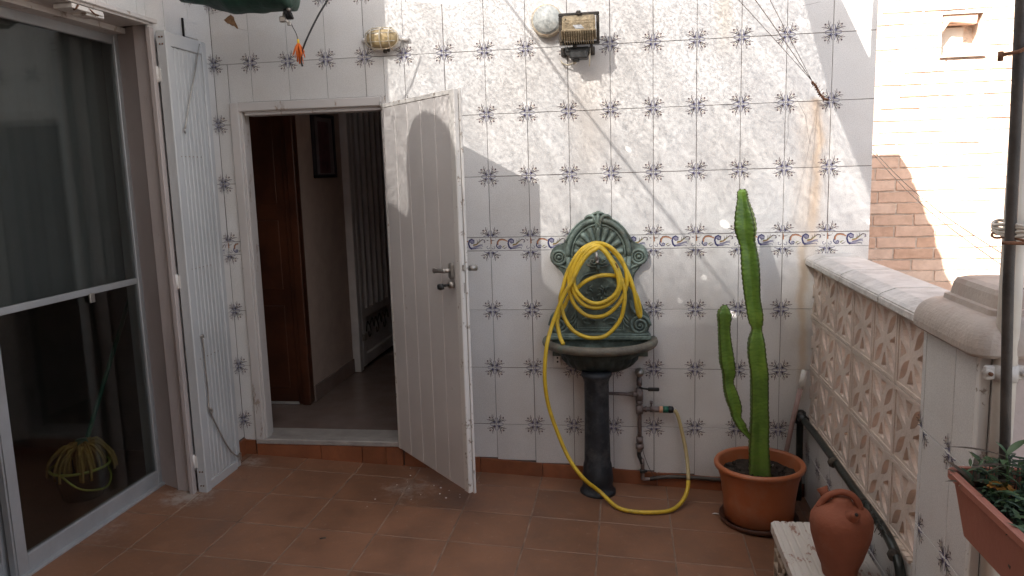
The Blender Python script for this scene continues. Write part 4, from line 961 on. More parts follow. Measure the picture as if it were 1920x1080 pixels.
for s in (-1, 1):
    mb.tube([(cx+s*x, -.045, z) for x, z in ((.148, cz-.005), (.142, cz-.07), (.142, cz-.15), (.150, cz-.22))], [.013, .012, .010, .009], 8)
    mb.tube([(cx+s*x, -.044, z) for x, z in ((.128, cz-.012), (.118, cz-.08), (.116, cz-.20), (.112, cz-.30))], [.006]*4, 6)
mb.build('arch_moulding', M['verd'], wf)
mb = MB()   # shell: radiating scalloped flutes
for k in range(9):
    a = R(-84+21*k); n_ = 8; pth = []; rad = []
    for i in range(n_+1):
        t_ = i/n_; rr_ = .035+.085*t_
        pth.append((cx+rr_*math.sin(a)*(.98), -.042-.006*math.sin(t_*math.pi), cz+.005+rr_*1.12*math.cos(a))); rad.append(.004+.0135*t_ if t_ < .95 else .012)
    mb.tube(pth, rad, 8, flat=1)
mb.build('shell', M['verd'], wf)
mb = MB()   # crest of curling leaves
for s in (-1, 1):
    mb.tube(spline([(cx+s*.008, -.052, cz+.125), (cx+s*.012, -.058, cz+.165), (cx+s*.026, -.056, cz+.188), (cx+s*.050, -.050, cz+.187), (cx+s*.060, -.046, cz+.176), (cx+s*.052, -.044, cz+.168)], 4), [.006]*4+[.0085]*8+[.007]*5+[.005]*4, 7)
mb.tube([(cx, -.050, cz+.13), (cx, -.058, cz+.17), (cx, -.050, cz+.205)], [.007, .011, .006], 8); mb.tube([(cx-.03, -.044, cz+.196), (cx, -.05, cz+.206), (cx+.03, -.044, cz+.196)], [.004, .008, .004], 7)
mb.build('crest', M['verd'], wf)
for s in (-1, 1):   # ear rosettes
    ex, ez = cx+s*.192, fz(362)
    mb = MB(); mb.tube([(x, -.046, z) for x, y, z in circle(ex, 0, ez, .033, 22, 'y')], .0075, 7, closed=True); mb.tube([(x, -.046, z) for x, y, z in circle(ex, 0, ez, .019, 18, 'y')], .0045, 6, closed=True)
    mb.tube([(ex, -.038, ez), (ex, -.054, ez)], [.011, .007], 10)
    mb.tube(spline([(ex+s*.004, -.046, ez-.036), (ex-s*.03, -.045, ez-.05), (ex-s*.045, -.044, ez-.062)], 4), .006, 6); mb.build('rosette', M['verd'], wf)
    bx_, bz_ = cx+s*.195, fz(878)
    mb = MB(); sp_ = []
    for i in range(46):
        t_ = i/45; rr_ = .044*(1-t_)+.006; an = t_*4.6*math.pi; sp_.append((bx_+s*rr_*math.cos(an), -.048-.004*t_, bz_+rr_*math.sin(an)))
    mb.tube(sp_, [.0085-.004*i/45 for i in range(46)], 7); mb.tube([(bx_, -.04, bz_), (bx_, -.060, bz_)], [.009, .006], 8)
    mb.tube(spline([(bx_-s*.0, -.046, bz_+.05), (bx_-s*.03, -.046, bz_+.07), (bx_-s*.045, -.045, bz_+.11), (bx_-s*.05, -.044, bz_+.18), (bx_-s*.048, -.042, bz_+.24)], 4), [.009]*17, 7)
    for q in range(3): mb.tube(spline([(bx_-s*.055, -.045, bz_-.01+q*.02), (bx_-s*.075, -.048, bz_+.01+q*.025), (bx_-s*.082, -.044, bz_+.035+q*.025)], 3), [.005]*7, 6)
    mb.build('base_scroll', M['verd'], wf)
# niche
mb = MB(); ny0, ny1 = fz(500), fz(660)
prof = []
mb.tube(spline([(cx-.098, -.044, fz(690)), (cx-.094, -.045, fz(560)), (cx-.07, -.045, fz(500)), (cx, -.045, fz(478)), (cx+.07, -.045, fz(500)), (cx+.094, -.045, fz(560)), (cx+.098, -.044, fz(690))], 6), .0055, 6)
mb.add([(cx+.088*math.sin(2*math.pi*k/28), -.0415-.0, fz(640)+.075*math.cos(2*math.pi*k/28)) for k in range(28)], [tuple(range(28))])
for k in range(14):
    a = random.uniform(0, 6.28); q = random.uniform(.01, .07); px_, pz_ = cx+q*math.cos(a), fz(640)+q*.6*math.sin(a)
    mb.tube(spline([(px_, -.041, pz_), (px_+random.uniform(-.012, .012), -.050, pz_+.01), (px_+random.uniform(-.02, .02), -.043, pz_+random.uniform(.01, .026))], 3), [.0045]*6+[.002], 6)
mb.build('niche_relief', M['verd'], wf)
mb = MB(); a0, a1 = fz(742), fz(915)
for q, d in ((0, .006), (.010, .0035)):
    mb.tube([(cx-.118+q, -.043, a0-q), (cx+.118-q, -.043, a0-q), (cx+.118-q, -.043, a1+q), (cx-.118+q, -.043, a1+q)], d, 6, closed=True, smooth=False)
for s in (-1, 1): mb.tube(spline([(cx+s*.02, -.042, fz(850)), (cx+s*.05, -.05, fz(820)), (cx+s*.08, -.046, fz(835)), (cx+s*.07, -.044, fz(862)), (cx+s*.045, -.046, fz(868))], 5), [.0055]*20+[.003], 6)
mb.build('lower_panel', M['verd'], wf)
mb = MB(); mb.box(cx-.243, cx+.243, -.062, -.0, fz(952), fz(940), bev=.003); mb.box(cx-.25, cx+.25, -.07, -.0, fz(985), fz(953), bev=.004); mb.box(cx-.235, cx+.235, -.03, -.0, .47, fz(980)); mb.build('plinth_moulding', M['verd'], wf)
# tap ornament: two curls, palmette and the little tap
mb = MB()
for s in (-1, 1):
    mb.tube(spline([(cx-.003, -.05, fz(400)), (cx-.003+s*.018, -.056, fz(412)), (cx-.003+s*.034, -.054, fz(402)), (cx-.003+s*.036, -.052, fz(386)), (cx-.003+s*.024, -.052, fz(384)), (cx-.003+s*.022, -.054, fz(396))], 5), [.0058]*20+[.0045]*6, 7)
    mb.tube(spline([(cx-.003, -.048, fz(430)), (cx-.003+s*.02, -.052, fz(434)), (cx-.003+s*.045, -.046, fz(424)), (cx-.003+s*.058, -.043, fz(412))], 4), [.006]*9+[.003]*4, 6)
mb.tube([(cx-.003, -.048, fz(418)), (cx-.003, -.056, fz(445)), (cx-.003, -.046, fz(478))], [.007, .011, .003], 8); mb.build('tap_ornament', M['rim'], wf)
tp = MB(); tp.tube([(cx-.003, -.035, fz(368)), (cx-.003, -.21, fz(340))], .0095, 10); tp.tube(spline([(cx-.003, -.13, fz(352)), (cx-.003, -.145, fz(362)), (cx-.003, -.15, fz(388))], 4), .009, 9); tp.tube([(cx-.003, -.206, fz(300)), (cx-.003, -.212, fz(352))], [.006, .0075], 8); tp.build('tap', M['steel'], wf)
# basin: half-round bowl with a fat rim
BX, BYY, BZ = FX, -.035, .548
mb = MB(); n = 40; pth = []
for k in range(n+1):
    a = math.pi+math.pi*k/n; pth.append((BX+.262*math.cos(a), BYY+.235*math.sin(a), BZ))
pth = [(BX-.262, -.004, BZ)]+pth+[(BX+.262, -.004, BZ)]
mb.tube(pth, .0215, 12); mb.build('basin_rim', M['rim'], wf)
bn = MB()
prof = [(.262, BZ-.004), (.246, BZ-.020), (.205, BZ-.034), (.196, BZ-.045), (.200, BZ-.053), (.186, BZ-.066), (.182, BZ-.085), (.160, BZ-.112), (.120, BZ-.134), (.085, BZ-.142), (.07, BZ-.150)]
def lobes(an, z): return 1 if z > BZ-.064 else 1+.035*abs(math.sin(an*11))
bn.lathe(prof, BX, BYY, 88, a0=math.pi, a1=2*math.pi, sy=.90, fn=lobes); bn.lathe([(.25, BZ), (.20, BZ-.03), (.12, BZ-.07), (0, BZ-.08)], BX, BYY, 30, a0=math.pi, a1=2*math.pi, sy=.88)
bn.build('basin_bowl', simple('blackened_green_iron', (.035, .045, .040), .6, var=.45, scale=16, bump=.4, bscale=60, dirt=(.11, .13, .115), dirt_amt=.5, dscale=9, metal=.15), wf)
mb = MB(); mb.lathe([(.0, floor_z(.12)+.0), (.088, floor_z(.12)-.004), (.088, floor_z(.12)+.012), (.078, floor_z(.12)+.02), (.072, floor_z(.12)+.045), (.076, floor_z(.12)+.055), (.074, floor_z(.12)+.10), (.069, floor_z(.12)+.145), (.064, floor_z(.12)+.16), (.0625, floor_z(.12)+.24), (.0595, .20), (.059, .37), (.066, .392), (.075, .405), (.07, .425), (0, .425)], .122, -.14, 36); mb.build('pedestal_column', M['black_iron'], wf)
mb = MB(); mb.box(-.095, -.058, -.028, -.002, .418, .502, bev=.003)
for z in (.44, .46, .48): mb.tube([(-.075, -.029, z), (-.075, -.0265, z)], .005, 6, mi=1)
mb.build('wall_bracket', [M['edge_paint'], M['black_gap']], wf)

# ---- hose
HOSE = [(-0.028, -0.22, 0.572), (-0.047, -0.19, 0.607), (-0.059, -0.17, 0.668), (-0.048, -0.16, 0.711), (-0.027, -0.155, 0.743), (-0.001, -0.15, 0.793), (0.044, -0.15, 0.838), (0.089, -0.15, 0.87), (0.146, -0.15, 0.89), (0.196, -0.15, 0.891), (0.233, -0.145, 0.88), (0.283, -0.14, 0.847), (0.313, -0.135, 0.796), (0.331, -0.13, 0.737), (0.333, -0.13, 0.691), (0.324, -0.14, 0.7), (0.316, -0.15, 0.747), (0.307, -0.155, 0.805), (0.289, -0.155, 0.869), (0.264, -0.155, 0.926), (0.234, -0.155, 0.976), (0.185, -0.16, 1.028), (0.137, -0.16, 1.046), (0.092, -0.16, 1.035), (0.054, -0.16, 1.008), (0.016, -0.165, 0.955), (-0.011, -0.165, 0.898), (-0.027, -0.17, 0.842), (-0.043, -0.17, 0.784), (-0.036, -0.17, 0.732), (-0.02, -0.175, 0.682), (0.017, -0.18, 0.631), (0.068, -0.18, 0.602), (0.118, -0.18, 0.595), (0.168, -0.18, 0.605), (0.212, -0.175, 0.643), (0.244, -0.17, 0.693), (0.258, -0.17, 0.757), (0.261, -0.17, 0.808), (0.249, -0.17, 0.865), (0.23, -0.17, 0.922), (0.197, -0.17, 0.975), (0.167, -0.17, 1.017), (0.136, -0.172, 1.043), (0.098, -0.17, 1.03), (0.061, -0.17, 0.999), (0.025, -0.17, 0.943), (0.005, -0.17, 0.892), (0.0, -0.17, 0.841), (0.01, -0.17, 0.784), (0.034, -0.17, 0.742), (0.075, -0.17, 0.706), (0.125, -0.17, 0.695), (0.176, -0.17, 0.707), (0.22, -0.168, 0.744), (0.251, -0.165, 0.791), (0.271, -0.16, 0.851), (0.266, -0.158, 0.92), (0.24, -0.158, 0.977), (0.204, -0.165, 1.019), (0.161, -0.172, 1.043), (0.127, -0.178, 1.043), (0.074, -0.18, 1.013), (0.036, -0.18, 0.963), (0.016, -0.18, 0.9), (0.016, -0.18, 0.843), (0.033, -0.18, 0.795), (0.07, -0.18, 0.756), (0.12, -0.18, 0.741), (0.17, -0.178, 0.75), (0.214, -0.176, 0.784), (0.24, -0.175, 0.834), (0.238, -0.175, 0.885), (0.224, -0.178, 0.926), (0.191, -0.18, 0.983), (0.155, -0.183, 1.026), (0.127, -0.186, 1.034), (0.086, -0.186, 1.007), (0.048, -0.186, 0.951), (0.025, -0.186, 0.888), (0.031, -0.186, 0.834), (0.065, -0.188, 0.79), (0.114, -0.188, 0.764), (0.164, -0.188, 0.77), (0.214, -0.186, 0.804), (0.234, -0.184, 0.848), (0.224, -0.186, 0.911), (0.185, -0.19, 0.987), (0.149, -0.195, 1.026), (0.127, -0.2, 1.02), (0.093, -0.2, 0.996), (0.055, -0.2, 0.946), (0.02, -0.2, 0.877), (-0.022, -0.2, 0.808), (-0.055, -0.205, 0.732), (-0.084, -0.22, 0.652), (-0.105, -0.26, 0.564), (-0.115, -0.27, 0.424), (-0.102, -0.25, 0.28), (-0.056, -0.25, 0.133), (-0.003, -0.27, 0.019), (0.063, -0.29, -0.064), (0.136, -0.257, -0.14), (0.218, -0.334, -0.18), (0.304, -0.362, -0.187), (0.407, -0.347, -0.192), (0.482, -0.304, -0.192), (0.537, -0.22, -0.169), (0.557, -0.17, -0.107), (0.553, -0.1, -0.002), (0.531, -0.07, 0.112), (0.511, -0.06, 0.187), (0.496, -0.055, 0.207)]
gh = MB(); hp = spline([(x, y, z) for x, y, z in HOSE], 5)
rad_ = [.0098]*len(hp)
gh.tube(hp[:-20], .0098, 10)
hs_ = gh.build('garden_hose', M['hose']); tag(hs_, 'yellow garden hose looped over the fountain tap and trailing down to the floor', 'hose')
mb = MB(); mb.tube(hp[-21:], .0095, 10); mb.build('faded_end', M['hose_end'], hs_)
mb = MB(); i0 = 5*73; mb.tube(hp[i0:i0+3], .0108, 10); mb.build('scuffed_joint', M['rust_iron'], hs_)

# ---- tap and pipework
wp = thing('water_pipe', 'corroded water pipe with a lever valve and side tap on the wall beside the fountain', 'pipe', (.33, -.05, -.15))
TX = .3285; TY = -.048
mb = MB(); mb.tube([(TX, TY, .02), (TX, TY, .375)], .0105, 10)
for z0, z1, r_ in ((.365, .330, .014), (.315, .283, .016), (.30, .255, .0185), (.25, .235, .0165), (.225, .185, .0175), (.065, .035, .0165), (.028, .004, .0205), (.01, -.012, .013)): mb.tube([(TX, TY, z0), (TX, TY, z1)], r_, 10)
mb.tube([(TX, TY, .285), (.29, TY, .283), (.27, TY-.002, .284), (.16, TY-.02, .292)], [.013, .013, .0085, .008], 8); mb.tube([(.315, TY, .284), (.292, TY, .283)], .014, 8)
mb.tube([(TX, TY, .208), (.385, TY, .208)], .0125, 10); mb.tube([(.38, TY, .208), (.425, TY, .2075)], .0155, 10); mb.tube([(.355, TY, .208), (.365, TY, .208)], .0155, 10); mb.build('riser_pipe', M['galv'], wp)
mb = MB(); mb.lathe([(0, .418), (.012, .417), (.020, .410), (.0235, .398), (.0235, .392), (.020, .382), (.012, .375), (0, .373)], TX, TY-.004, 20); mb.tube([(TX, TY-.03, .396), (TX, TY-.022, .396)], .016, 16); mb.build('pressure_knob', M['steel'], wp)
mb = MB(); mb.tube([(TX, TY-.012, .322), (TX+.02, TY-.024, .319), (TX+.045, TY-.026, .317)], [.005, .0045, .006], 8); mb.box(TX+.04, TX+.096, TY-.032, TY-.019, .307, .326, bev=.005); mb.build('lever', M['black_plastic'], wp)
mb = MB(); mb.tube([(.386, TY, .222), (.386, TY, .238)], .004, 8); mb.tube([(.386, TY, .236), (.386, TY, .250)], .0075, 8); mb.build('small_stopcock', M['galv'], wp)
mb = MB(); mb.tube([(.425, TY, .2075), (.442, TY, .2075)], .0165, 14); mb.build('collar', M['peach'], wp)
mb = MB(); mb.tube([(.442, TY, .2075), (.468, TY, .2075)], [.0165, .0165], 14); mb.build('connector', M['green_plastic'], wp)
mb = MB(); mb.tube([(.467, TY, .2075), (.472, TY, .2075), (.490, TY, .207), (.495, TY, .207)], [.014, .0175, .0165, .009], 14); mb.build('connector_nut', M['black_plastic'], wp)
mb = MB(); mb.tube(spline([(TX, TY, .0), (TX-.004, TY, -.03), (TX+.006, TY, -.055), (TX+.012, TY, -.075)], 4), .010, 9); mb.build('bent_pipe', M['black_plastic'], wp)
mb = MB(); mb.tube([(TX+.013, TY, -.05), (TX+.014, TY, -.106)], .0095, 10); mb.tube(spline([(TX+.014, TY, -.106), (TX+.014, TY, -.148), (TX+.022, TY+.006, -.158), (TX+.05, TY+.008, -.158)], 5), .0095, 9); mb.build('lower_pipe', M['galv'], wp)
mb = MB(); mb.box(TX+.0, TX+.028, TY-.012, TY+.012, -.122, -.106, bev=.003); mb.box(TX+.02, TX+.038, TY-.014, TY-.002, -.116, -.104, bev=.003); mb.build('black_clip', M['black_plastic'], wp)
mb = MB(); mb.tube(spline([(TX+.05, TY+.012, -.158), (.50, -.022, -.150), (.72, -.022, -.158), (1.07, -.022, -.172)], 6), .0105, 9); mb.build('floor_pipe', simple('grimy_dark_pipe', (.075, .06, .05), .6, var=.5, scale=14, bump=.3), wp)
mb = MB(); mb.tube(spline([(TX+.012, TY-.01, .03), (TX+.02, TY-.012, -.02), (TX+.045, TY-.012, -.09), (TX+.075, TY, -.148)], 5), .0016, 5); mb.build('loose_wire', M['wire'], wp)

# ---- lights on the wall
bl = thing('bulkhead_lamp', 'oval yellowed glass bulkhead lamp in a wire guard, above the open door', 'wall lamp', (-.893, -.0, 2.043))
mb = MB(); n = 28
def oval(hw, hh, n=28):
    out = []
    for k in range(n):
        a = 2*math.pi*k/n; c, s = math.cos(a), math.sin(a)
        out.append((hw*abs(c)**.75*(1 if c >= 0 else -1), hh*abs(s)**.85*(1 if s >= 0 else -1)))
    return out
def ovals(mb, layers, cx_, cz_, mi=0, smooth=True):
    rings = [[(cx_+x, y, cz_+z) for x, z in oval(hw, hh)] for hw, hh, y in layers]; vs = [p for r_ in rings for p in r_]; n = 28; fs = []
    for i in range(len(rings)-1):
        for k in range(n): l = (k+1) % n; fs.append((i*n+k, i*n+l, (i+1)*n+l, (i+1)*n+k))
    fs.append(tuple((len(rings)-1)*n+k for k in range(n))); mb.add(vs, fs, mi, smooth)
ovals(mb, [(.086, .052, 0), (.088, .054, -.012), (.084, .05, -.020), (.075, .042, -.022)], -.893, 2.043); mb.tube([(-1.003, -.012, 2.045), (-.97, -.014, 2.045)], [.010, .012], 8); mb.tube([(-.815, -.014, 2.041), (-.768, -.012, 2.040)], [.012, .010], 8); mb.build('base', M['edge_paint'], bl)
mb = MB(); ovals(mb, [(.077, .044, -.018), (.077, .044, -.04), (.074, .041, -.058), (.062, .032, -.070), (.03, .014, -.075)], -.893, 2.043); mb.build('lamp_glass', M['amber_glass'], bl)
mb = MB()
for dx in (-.045, .0, .045): mb.tube(spline([(-.893+dx, -.02, 2.043+.052), (-.893+dx, -.06, 2.043+.046), (-.893+dx, -.084, 2.043+.015), (-.893+dx, -.084, 2.043-.015), (-.893+dx, -.06, 2.043-.046), (-.893+dx, -.02, 2.043-.052)], 5), .0028, 6)
mb.tube([(-.893+x, -.050, 2.043+z) for x, z in oval(.083, .050)], .003, 6, closed=True); mb.tube([(-.893-.072, -.072, 2.043-.018), (-.893+.072, -.072, 2.043-.018)], .0026, 6); mb.tube([(-.893-.072, -.072, 2.043+.022), (-.893+.072, -.072, 2.043+.022)], .0026, 6); mb.build('wire_guard', M['box_cream'], bl)
mb = MB(); mb.tube([(-.885, -.022, 1.995), (-.885, -.026, 1.978)], [.014, .009], 8); mb.tube([(-.868, -.022, 1.995), (-.868, -.026, 1.984)], .007, 8); mb.build('cable_gland', M['lamp_black'], bl)
jb = thing('junction_box', 'round yellowed plastic junction box half hidden behind the floodlight', 'box', (-.09, 0, 2.082))
mb = MB(); mb.tube([(-.092, .0, 2.083), (-.092, -.045, 2.083), (-.092, -.05, 2.083)], [.074, .073, .068], 36); mb.build('box_body', M['box_cream'], jb)
mb = MB(); mb.tube([(-.090, -.0502, 2.084), (-.090, -.054, 2.084)], [.058, .056], 36); mb.tube([(-.090, -.050, 2.084), (-.090, -.052, 2.084)], [.065, .065], 36); mb.build('box_lid', M['box_face'], jb)
fld = thing('floodlight', 'dusty black finned floodlight pointing down from the tiled wall', 'floodlight', (.062, 0, 2.0))
tl = Matrix.Translation((.064, -.125, 2.022)) @ Matrix.Rotation(R(14), 4, 'X')
def T_(mb, mat):
    mb.v = [tuple(mat @ Vector(p)) for p in mb.v]; return mb
mb = MB()
for a in ((-.092, .092, .056, .070), (-.092, .092, -.070, -.056), (-.092, -.078, -.056, .056), (.078, .092, -.056, .056)): mb.box(a[0], a[1], -.008, .026, a[2], a[3], bev=.003)
T_(mb, tl).build('front_rim', M['lamp_black'], fld)
mb = MB(); mb.prism([(-.010, -.052), (-.046, -.040), (-.062, -.008), (-.050, .038), (-.022, .058), (.0, .060), (.02, .055), (.02, -.052)], 'x', -.074, .074, bev=.006); T_(mb, tl).build('housing', M['dusty'], fld)
mb = MB(); mb.prism([(-.011, -.050), (-.049, -.038), (-.066, -.008), (-.066, .0), (-.04, .0), (.0, -.050)], 'x', -.078, -.070, bev=.002); mb.prism([(-.011, -.050), (-.049, -.038), (-.066, -.008), (-.066, .0), (-.04, .0), (.0, -.050)], 'x', .070, .078, bev=.002); mb.box(-.078, .078, -.070, -.056, -.006, .004, bev=.003); T_(mb, tl).build('fin_frame', M['dusty'], fld)
for k in range(13):
    x = -.063+k*.0105; mb = MB(); mb.prism([(-.012, -.066), (-.054, -.052), (-.070, -.012), (-.070, -.004), (-.04, -.004), (-.0, -.066)], 'x', x-.0019, x+.0019); T_(mb, tl).build('fin', M['dusty'], fld)
mb = MB(); mb.box(-.010, .010, -.030, -.006, .062, .080, bev=.003); mb.box(-.03, -.012, -.02, .0, -.082, -.062, bev=.003); T_(mb, tl).build('clip', M['lamp_black'], fld)
mb = MB(); mb.box(-.092, -.07, -.012, .02, -.055, .02, bev=.003); mb.prism([(-.070, -.05), (-.066, .04), (-.056, .052), (-.05, .01), (-.06, -.05)], 'y', -.045, -.0, bev=.002); T_(mb, tl).build('side_strap', M['lamp_black'], fld)
mb = MB()
a_ = Vector((-.0595, .014, 0)); mb.add([(-.026, -.0563, .022), (.012, -.0563, .022), (.026, -.0612, .006), (-.012, -.0612, .006)], [(0, 1, 2, 3)]); T_(mb, tl).build('rating_label', M['alu'], fld, fix=False)
mb = MB(); mb.box(-.006, .106, -.105, -.085, 1.925, 1.948, bev=.004); mb.box(.019, .101, -.12, -.05, 1.893, 1.938, bev=.006); mb.box(.03, .06, -.11, -.06, 1.884, 1.895, bev=.003); mb.build('terminal_box', M['black_plastic'], fld)
mb = MB(); mb.tube(spline([(-.012, -.11, 1.94), (-.014, -.03, 1.93), (-.01, -.005, 1.92)], 4), .007, 6); mb.tube(spline([(.118, -.11, 1.95), (.12, -.04, 1.94), (.12, -.005, 1.93)], 4), .007, 6); mb.box(-.03, .13, -.012, -.001, 1.92, 1.96, bev=.003); mb.build('bracket', M['lamp_black'], fld)
mb = MB(); mb.tube(spline([(.04, -.06, 1.89), (.01, -.03, 1.878), (-.02, -.02, 1.886), (-.03, -.01, 1.90)], 5), .004, 6); mb.tube([(.112, -.10, 1.94), (.108, -.10, 1.858)], .0022, 6); mb.tube([(.035, -.07, 1.886), (.04, -.07, 1.876)], .009, 8); mb.build('cable', M['box_cream'], fld)

# ---- cactus and its pot
PX, PY = .858, -.33; PZ = floor_z(.858)
pt = thing('plant_pot', 'large orange plastic pot on a dark saucer in the corner by the pierced wall', 'pot', (PX, PY, PZ))
mb = MB(); mb.lathe([(0, PZ+.022), (.142, PZ+.022), (.152, PZ+.03), (.158, PZ+.12), (.172, PZ+.215), (.176, PZ+.228), (.181, PZ+.245), (.187, PZ+.258), (.186, PZ+.262), (.198, PZ+.268), (.200, PZ+.28), (.194, PZ+.289), (.180, PZ+.287), (.176, PZ+.277), (.170, PZ+.235), (.160, PZ+.21), (0, PZ+.21)], PX, PY, 56); mb.build('pot_body', M['pot'], pt)
mb = MB(); n = 40; vs = [(PX, PY, PZ+.238)]; fs = []
for r_i, r_ in enumerate((.05, .10, .14, .169)):
    for k in range(n): a = 2*math.pi*k/n; vs.append((PX+r_*math.cos(a), PY+r_*math.sin(a), PZ+.232+random.uniform(-.006, .006)))
for k in range(n): fs.append((0, 1+k, 1+(k+1) % n))
for q in range(3):
    for k in range(n): l = (k+1) % n; fs.append((1+q*n+k, 1+q*n+l, 1+(q+1)*n+l, 1+(q+1)*n+k))
mb.add(vs, fs, 0)
for k in range(60): a = random.uniform(0, 6.28); q = random.uniform(.06, .16); x, y = PX+q*math.cos(a), PY+q*math.sin(a); rs = random.uniform(.003, .008); mb.tube([(x-rs, y, PZ+.236), (x+rs*.5, y+rs, PZ+.238+rs*.6)], [rs, rs*.5], 5, mi=1 if k % 9 == 0 else 0)
mb.build('soil', [M['soil'], M['edge_paint']], pt)
mb = MB(); mb.lathe([(0, PZ+.004), (.150, PZ+.003), (.166, PZ+.008), (.176, PZ+.034), (.171, PZ+.034), (.160, PZ+.014), (0, PZ+.014)], PX, PY, 48); mb.build('saucer', M['saucer'], pt)
MAIN = [(0.766, 1.284, 0.0115), (0.766, 1.268, 0.023), (0.769, 1.238, 0.0264), (0.776, 1.173, 0.0438), (0.782, 1.116, 0.0508), (0.787, 1.065, 0.0417), (0.796, 1.027, 0.0394), (0.804, 0.955, 0.0453), (0.81, 0.88, 0.0443), (0.816, 0.806, 0.0398), (0.826, 0.747, 0.0399), (0.831, 0.701, 0.0341), (0.836, 0.67, 0.0247), (0.835, 0.617, 0.0401), (0.838, 0.55, 0.0449), (0.849, 0.47, 0.0438), (0.853, 0.337, 0.0429), (0.855, 0.246, 0.0455), (0.854, 0.153, 0.0492), (0.858, 0.061, 0.053), (0.86, -0.015, 0.0581)]
ARM = [(0.696, 0.783, 0.0071), (0.694, 0.754, 0.0283), (0.694, 0.73, 0.033), (0.694, 0.694, 0.0284), (0.695, 0.656, 0.0284), (0.703, 0.578, 0.032), (0.71, 0.517, 0.0345), (0.718, 0.473, 0.031), (0.716, 0.432, 0.0239), (0.728, 0.382, 0.0311), (0.74, 0.336, 0.0323), (0.75, 0.299, 0.0264), (0.753, 0.271, 0.0204), (0.767, 0.244, 0.0252), (0.779, 0.217, 0.0204), (0.798, 0.192, 0.014), (0.819, 0.168, 0.012)]
cac = thing('cactus', 'tall green ribbed cactus with one lower arm, growing in the large orange pot', 'cactus', (.86, -.33, PZ+.23))
def cact(name, prof, yfun, ribs, phase, seedv):
    rows = spline([(x, z, r_) for x, z, r_ in prof], 14)
    seg = ribs*8; vs = []; rid = []; n = len(rows); spn = MB(); cnt = 0
    for i, p in enumerate(rows):
        x, z, r_ = p; r_ *= 1.14 if r_ > .022 else 1.25
        tw = phase + .10*math.sin(z*3+seedv)
        for k in range(seg):
            a = 2*math.pi*k/seg; ph = (a*ribs/(2*math.pi)) % 1; q = abs(ph-.5)*2      # 1 on the ridge, 0 in the groove
            ridge = q**1.7; sc = 1+.085*abs(math.sin(z*143+k//8*.8))*max(0, (q-.6)/.4)-.04
            rr_ = r_*(.50+.54*ridge)*sc*(1+.04*noise.noise(Vector((x*20, z*14, a))))
            vs.append((x+rr_*math.cos(a+tw), yfun(z)+rr_*math.sin(a+tw), z)); rid.append(q)
    fs = [(i*seg+k, i*seg+(k+1) % seg, (i+1)*seg+(k+1) % seg, (i+1)*seg+k) for i in range(n-1) for k in range(seg)]
    fs.append(tuple(range(seg)))
    mb = MB(); mb.add(vs, fs, 0, True); me = mb.mesh(name, M['cactus'])
    at = me.attributes.new('ridge', 'FLOAT', 'POINT'); at.data.foreach_set('value', rid)
    bm = bmesh.new(); bm.from_mesh(me); bmesh.ops.recalc_face_normals(bm, faces=bm.faces); bm.to_mesh(me); bm.free()
    o = link(name, me, cac)
    # teeth along every ridge
    sp = MB(); zlast = 9
    for i in range(n):
        if zlast-rows[i][1] < .011: continue
        zlast = rows[i][1]; x, z, r_ = rows[i]; tw = phase+.10*math.sin(z*3+seedv)
        for j in range(ribs):
            a = 2*math.pi*j/ribs+tw; dx, dy = math.cos(a), math.sin(a); R_ = r_*1.02; y = yfun(z)
            for s in (-1, 1):
                c_ = Vector((x+R_*dx, y+R_*dy, z)); tx = Vector((-dy, dx, 0))
                sp.add([c_+tx*.0018+Vector((0, 0, .002)), c_-tx*.0018+Vector((0, 0, .002)), c_+Vector((0, 0, -.003)), c_+Vector((dx, dy, 0))*.0065+tx*s*.004], [(0, 1, 3), (1, 2, 3), (2, 0, 3)])
    q = sp.build('spine', M['spine'], o); q['kind'] = 'stuff'
    return o
cact('stem', MAIN, lambda z: -.33, 4, .62, .4); cact('arm', ARM, lambda z: -.35+.02*math.sin(z*4), 4, .9, 2)

# ---- clay jug on a bench of hollow bricks
bn_z = .055
bench = thing('brick_bench', 'low bench of hollow bricks with a chipped white painted slab on top, beside the pot', 'bench', (.95, -1.3, floor_z(.95)))
BX0, BX1, BY0, BY1 = .803, 1.09, -1.62, -.925
prof = []
n = 10
for k in range(n):
    a = BX0+.006+(BX1-BX0-.012)*k/n; b_ = BX0+.006+(BX1-BX0-.012)*(k+1)/n
    prof += [(a+.002, bn_z-.0035), (a+.005, bn_z), (b_-.005, bn_z), (b_-.002, bn_z-.0035)]
prof = [(BX0, bn_z-.008)]+prof+[(BX1, bn_z-.008), (BX1, bn_z-.042), (BX0, bn_z-.042)]
mb = MB(); mb.prism(prof, 'y', BY0, BY1); mb.build('slab', M['white_chip'], bench)
def hollow(x0, x1, y0, y1, z0, z1, rows_, cols, name='hollow_brick', round_=False):
    mb = MB(); g = .008; wy = (y1-y0)/cols; hz = (z1-z0)/rows_
    mb.box(x0+.03, x1, y0, y1, z0, z1, 1)
    for r_ in range(rows_+1): z = z0+r_*hz; mb.box(x0, x0+.031, y0, y1, max(z0, z-g/2), min(z1, z+g/2))
    for c in range(cols+1): y = y0+c*wy; mb.box(x0+.0005, x0+.0305, max(y0, y-g/2), min(y1, y+g/2), z0+.001, z1-.001)
    return mb.build(name, [simple('whitewashed_brick', (.45, .36, .28), .9, var=.3, scale=14, bump=.4, dirt=(.3, .15, .09), dirt_amt=.8), M['black_gap']], bench)
for yy in (BY0+.01, BY0+.26, BY1-.245):
    for q in range(2):
        z0 = floor_z(BX0)-.002+q*.118
        hollow(BX0+.012, BX1-.02, yy, yy+.235, z0, z0+.1165, 2, 3)
jug = thing('clay_jug', 'red clay water jug with a ring handle and short spout, standing on the white slab', 'jug', (.955, -1.30, bn_z))
JX, JY = .953, -1.30
z = bn_z
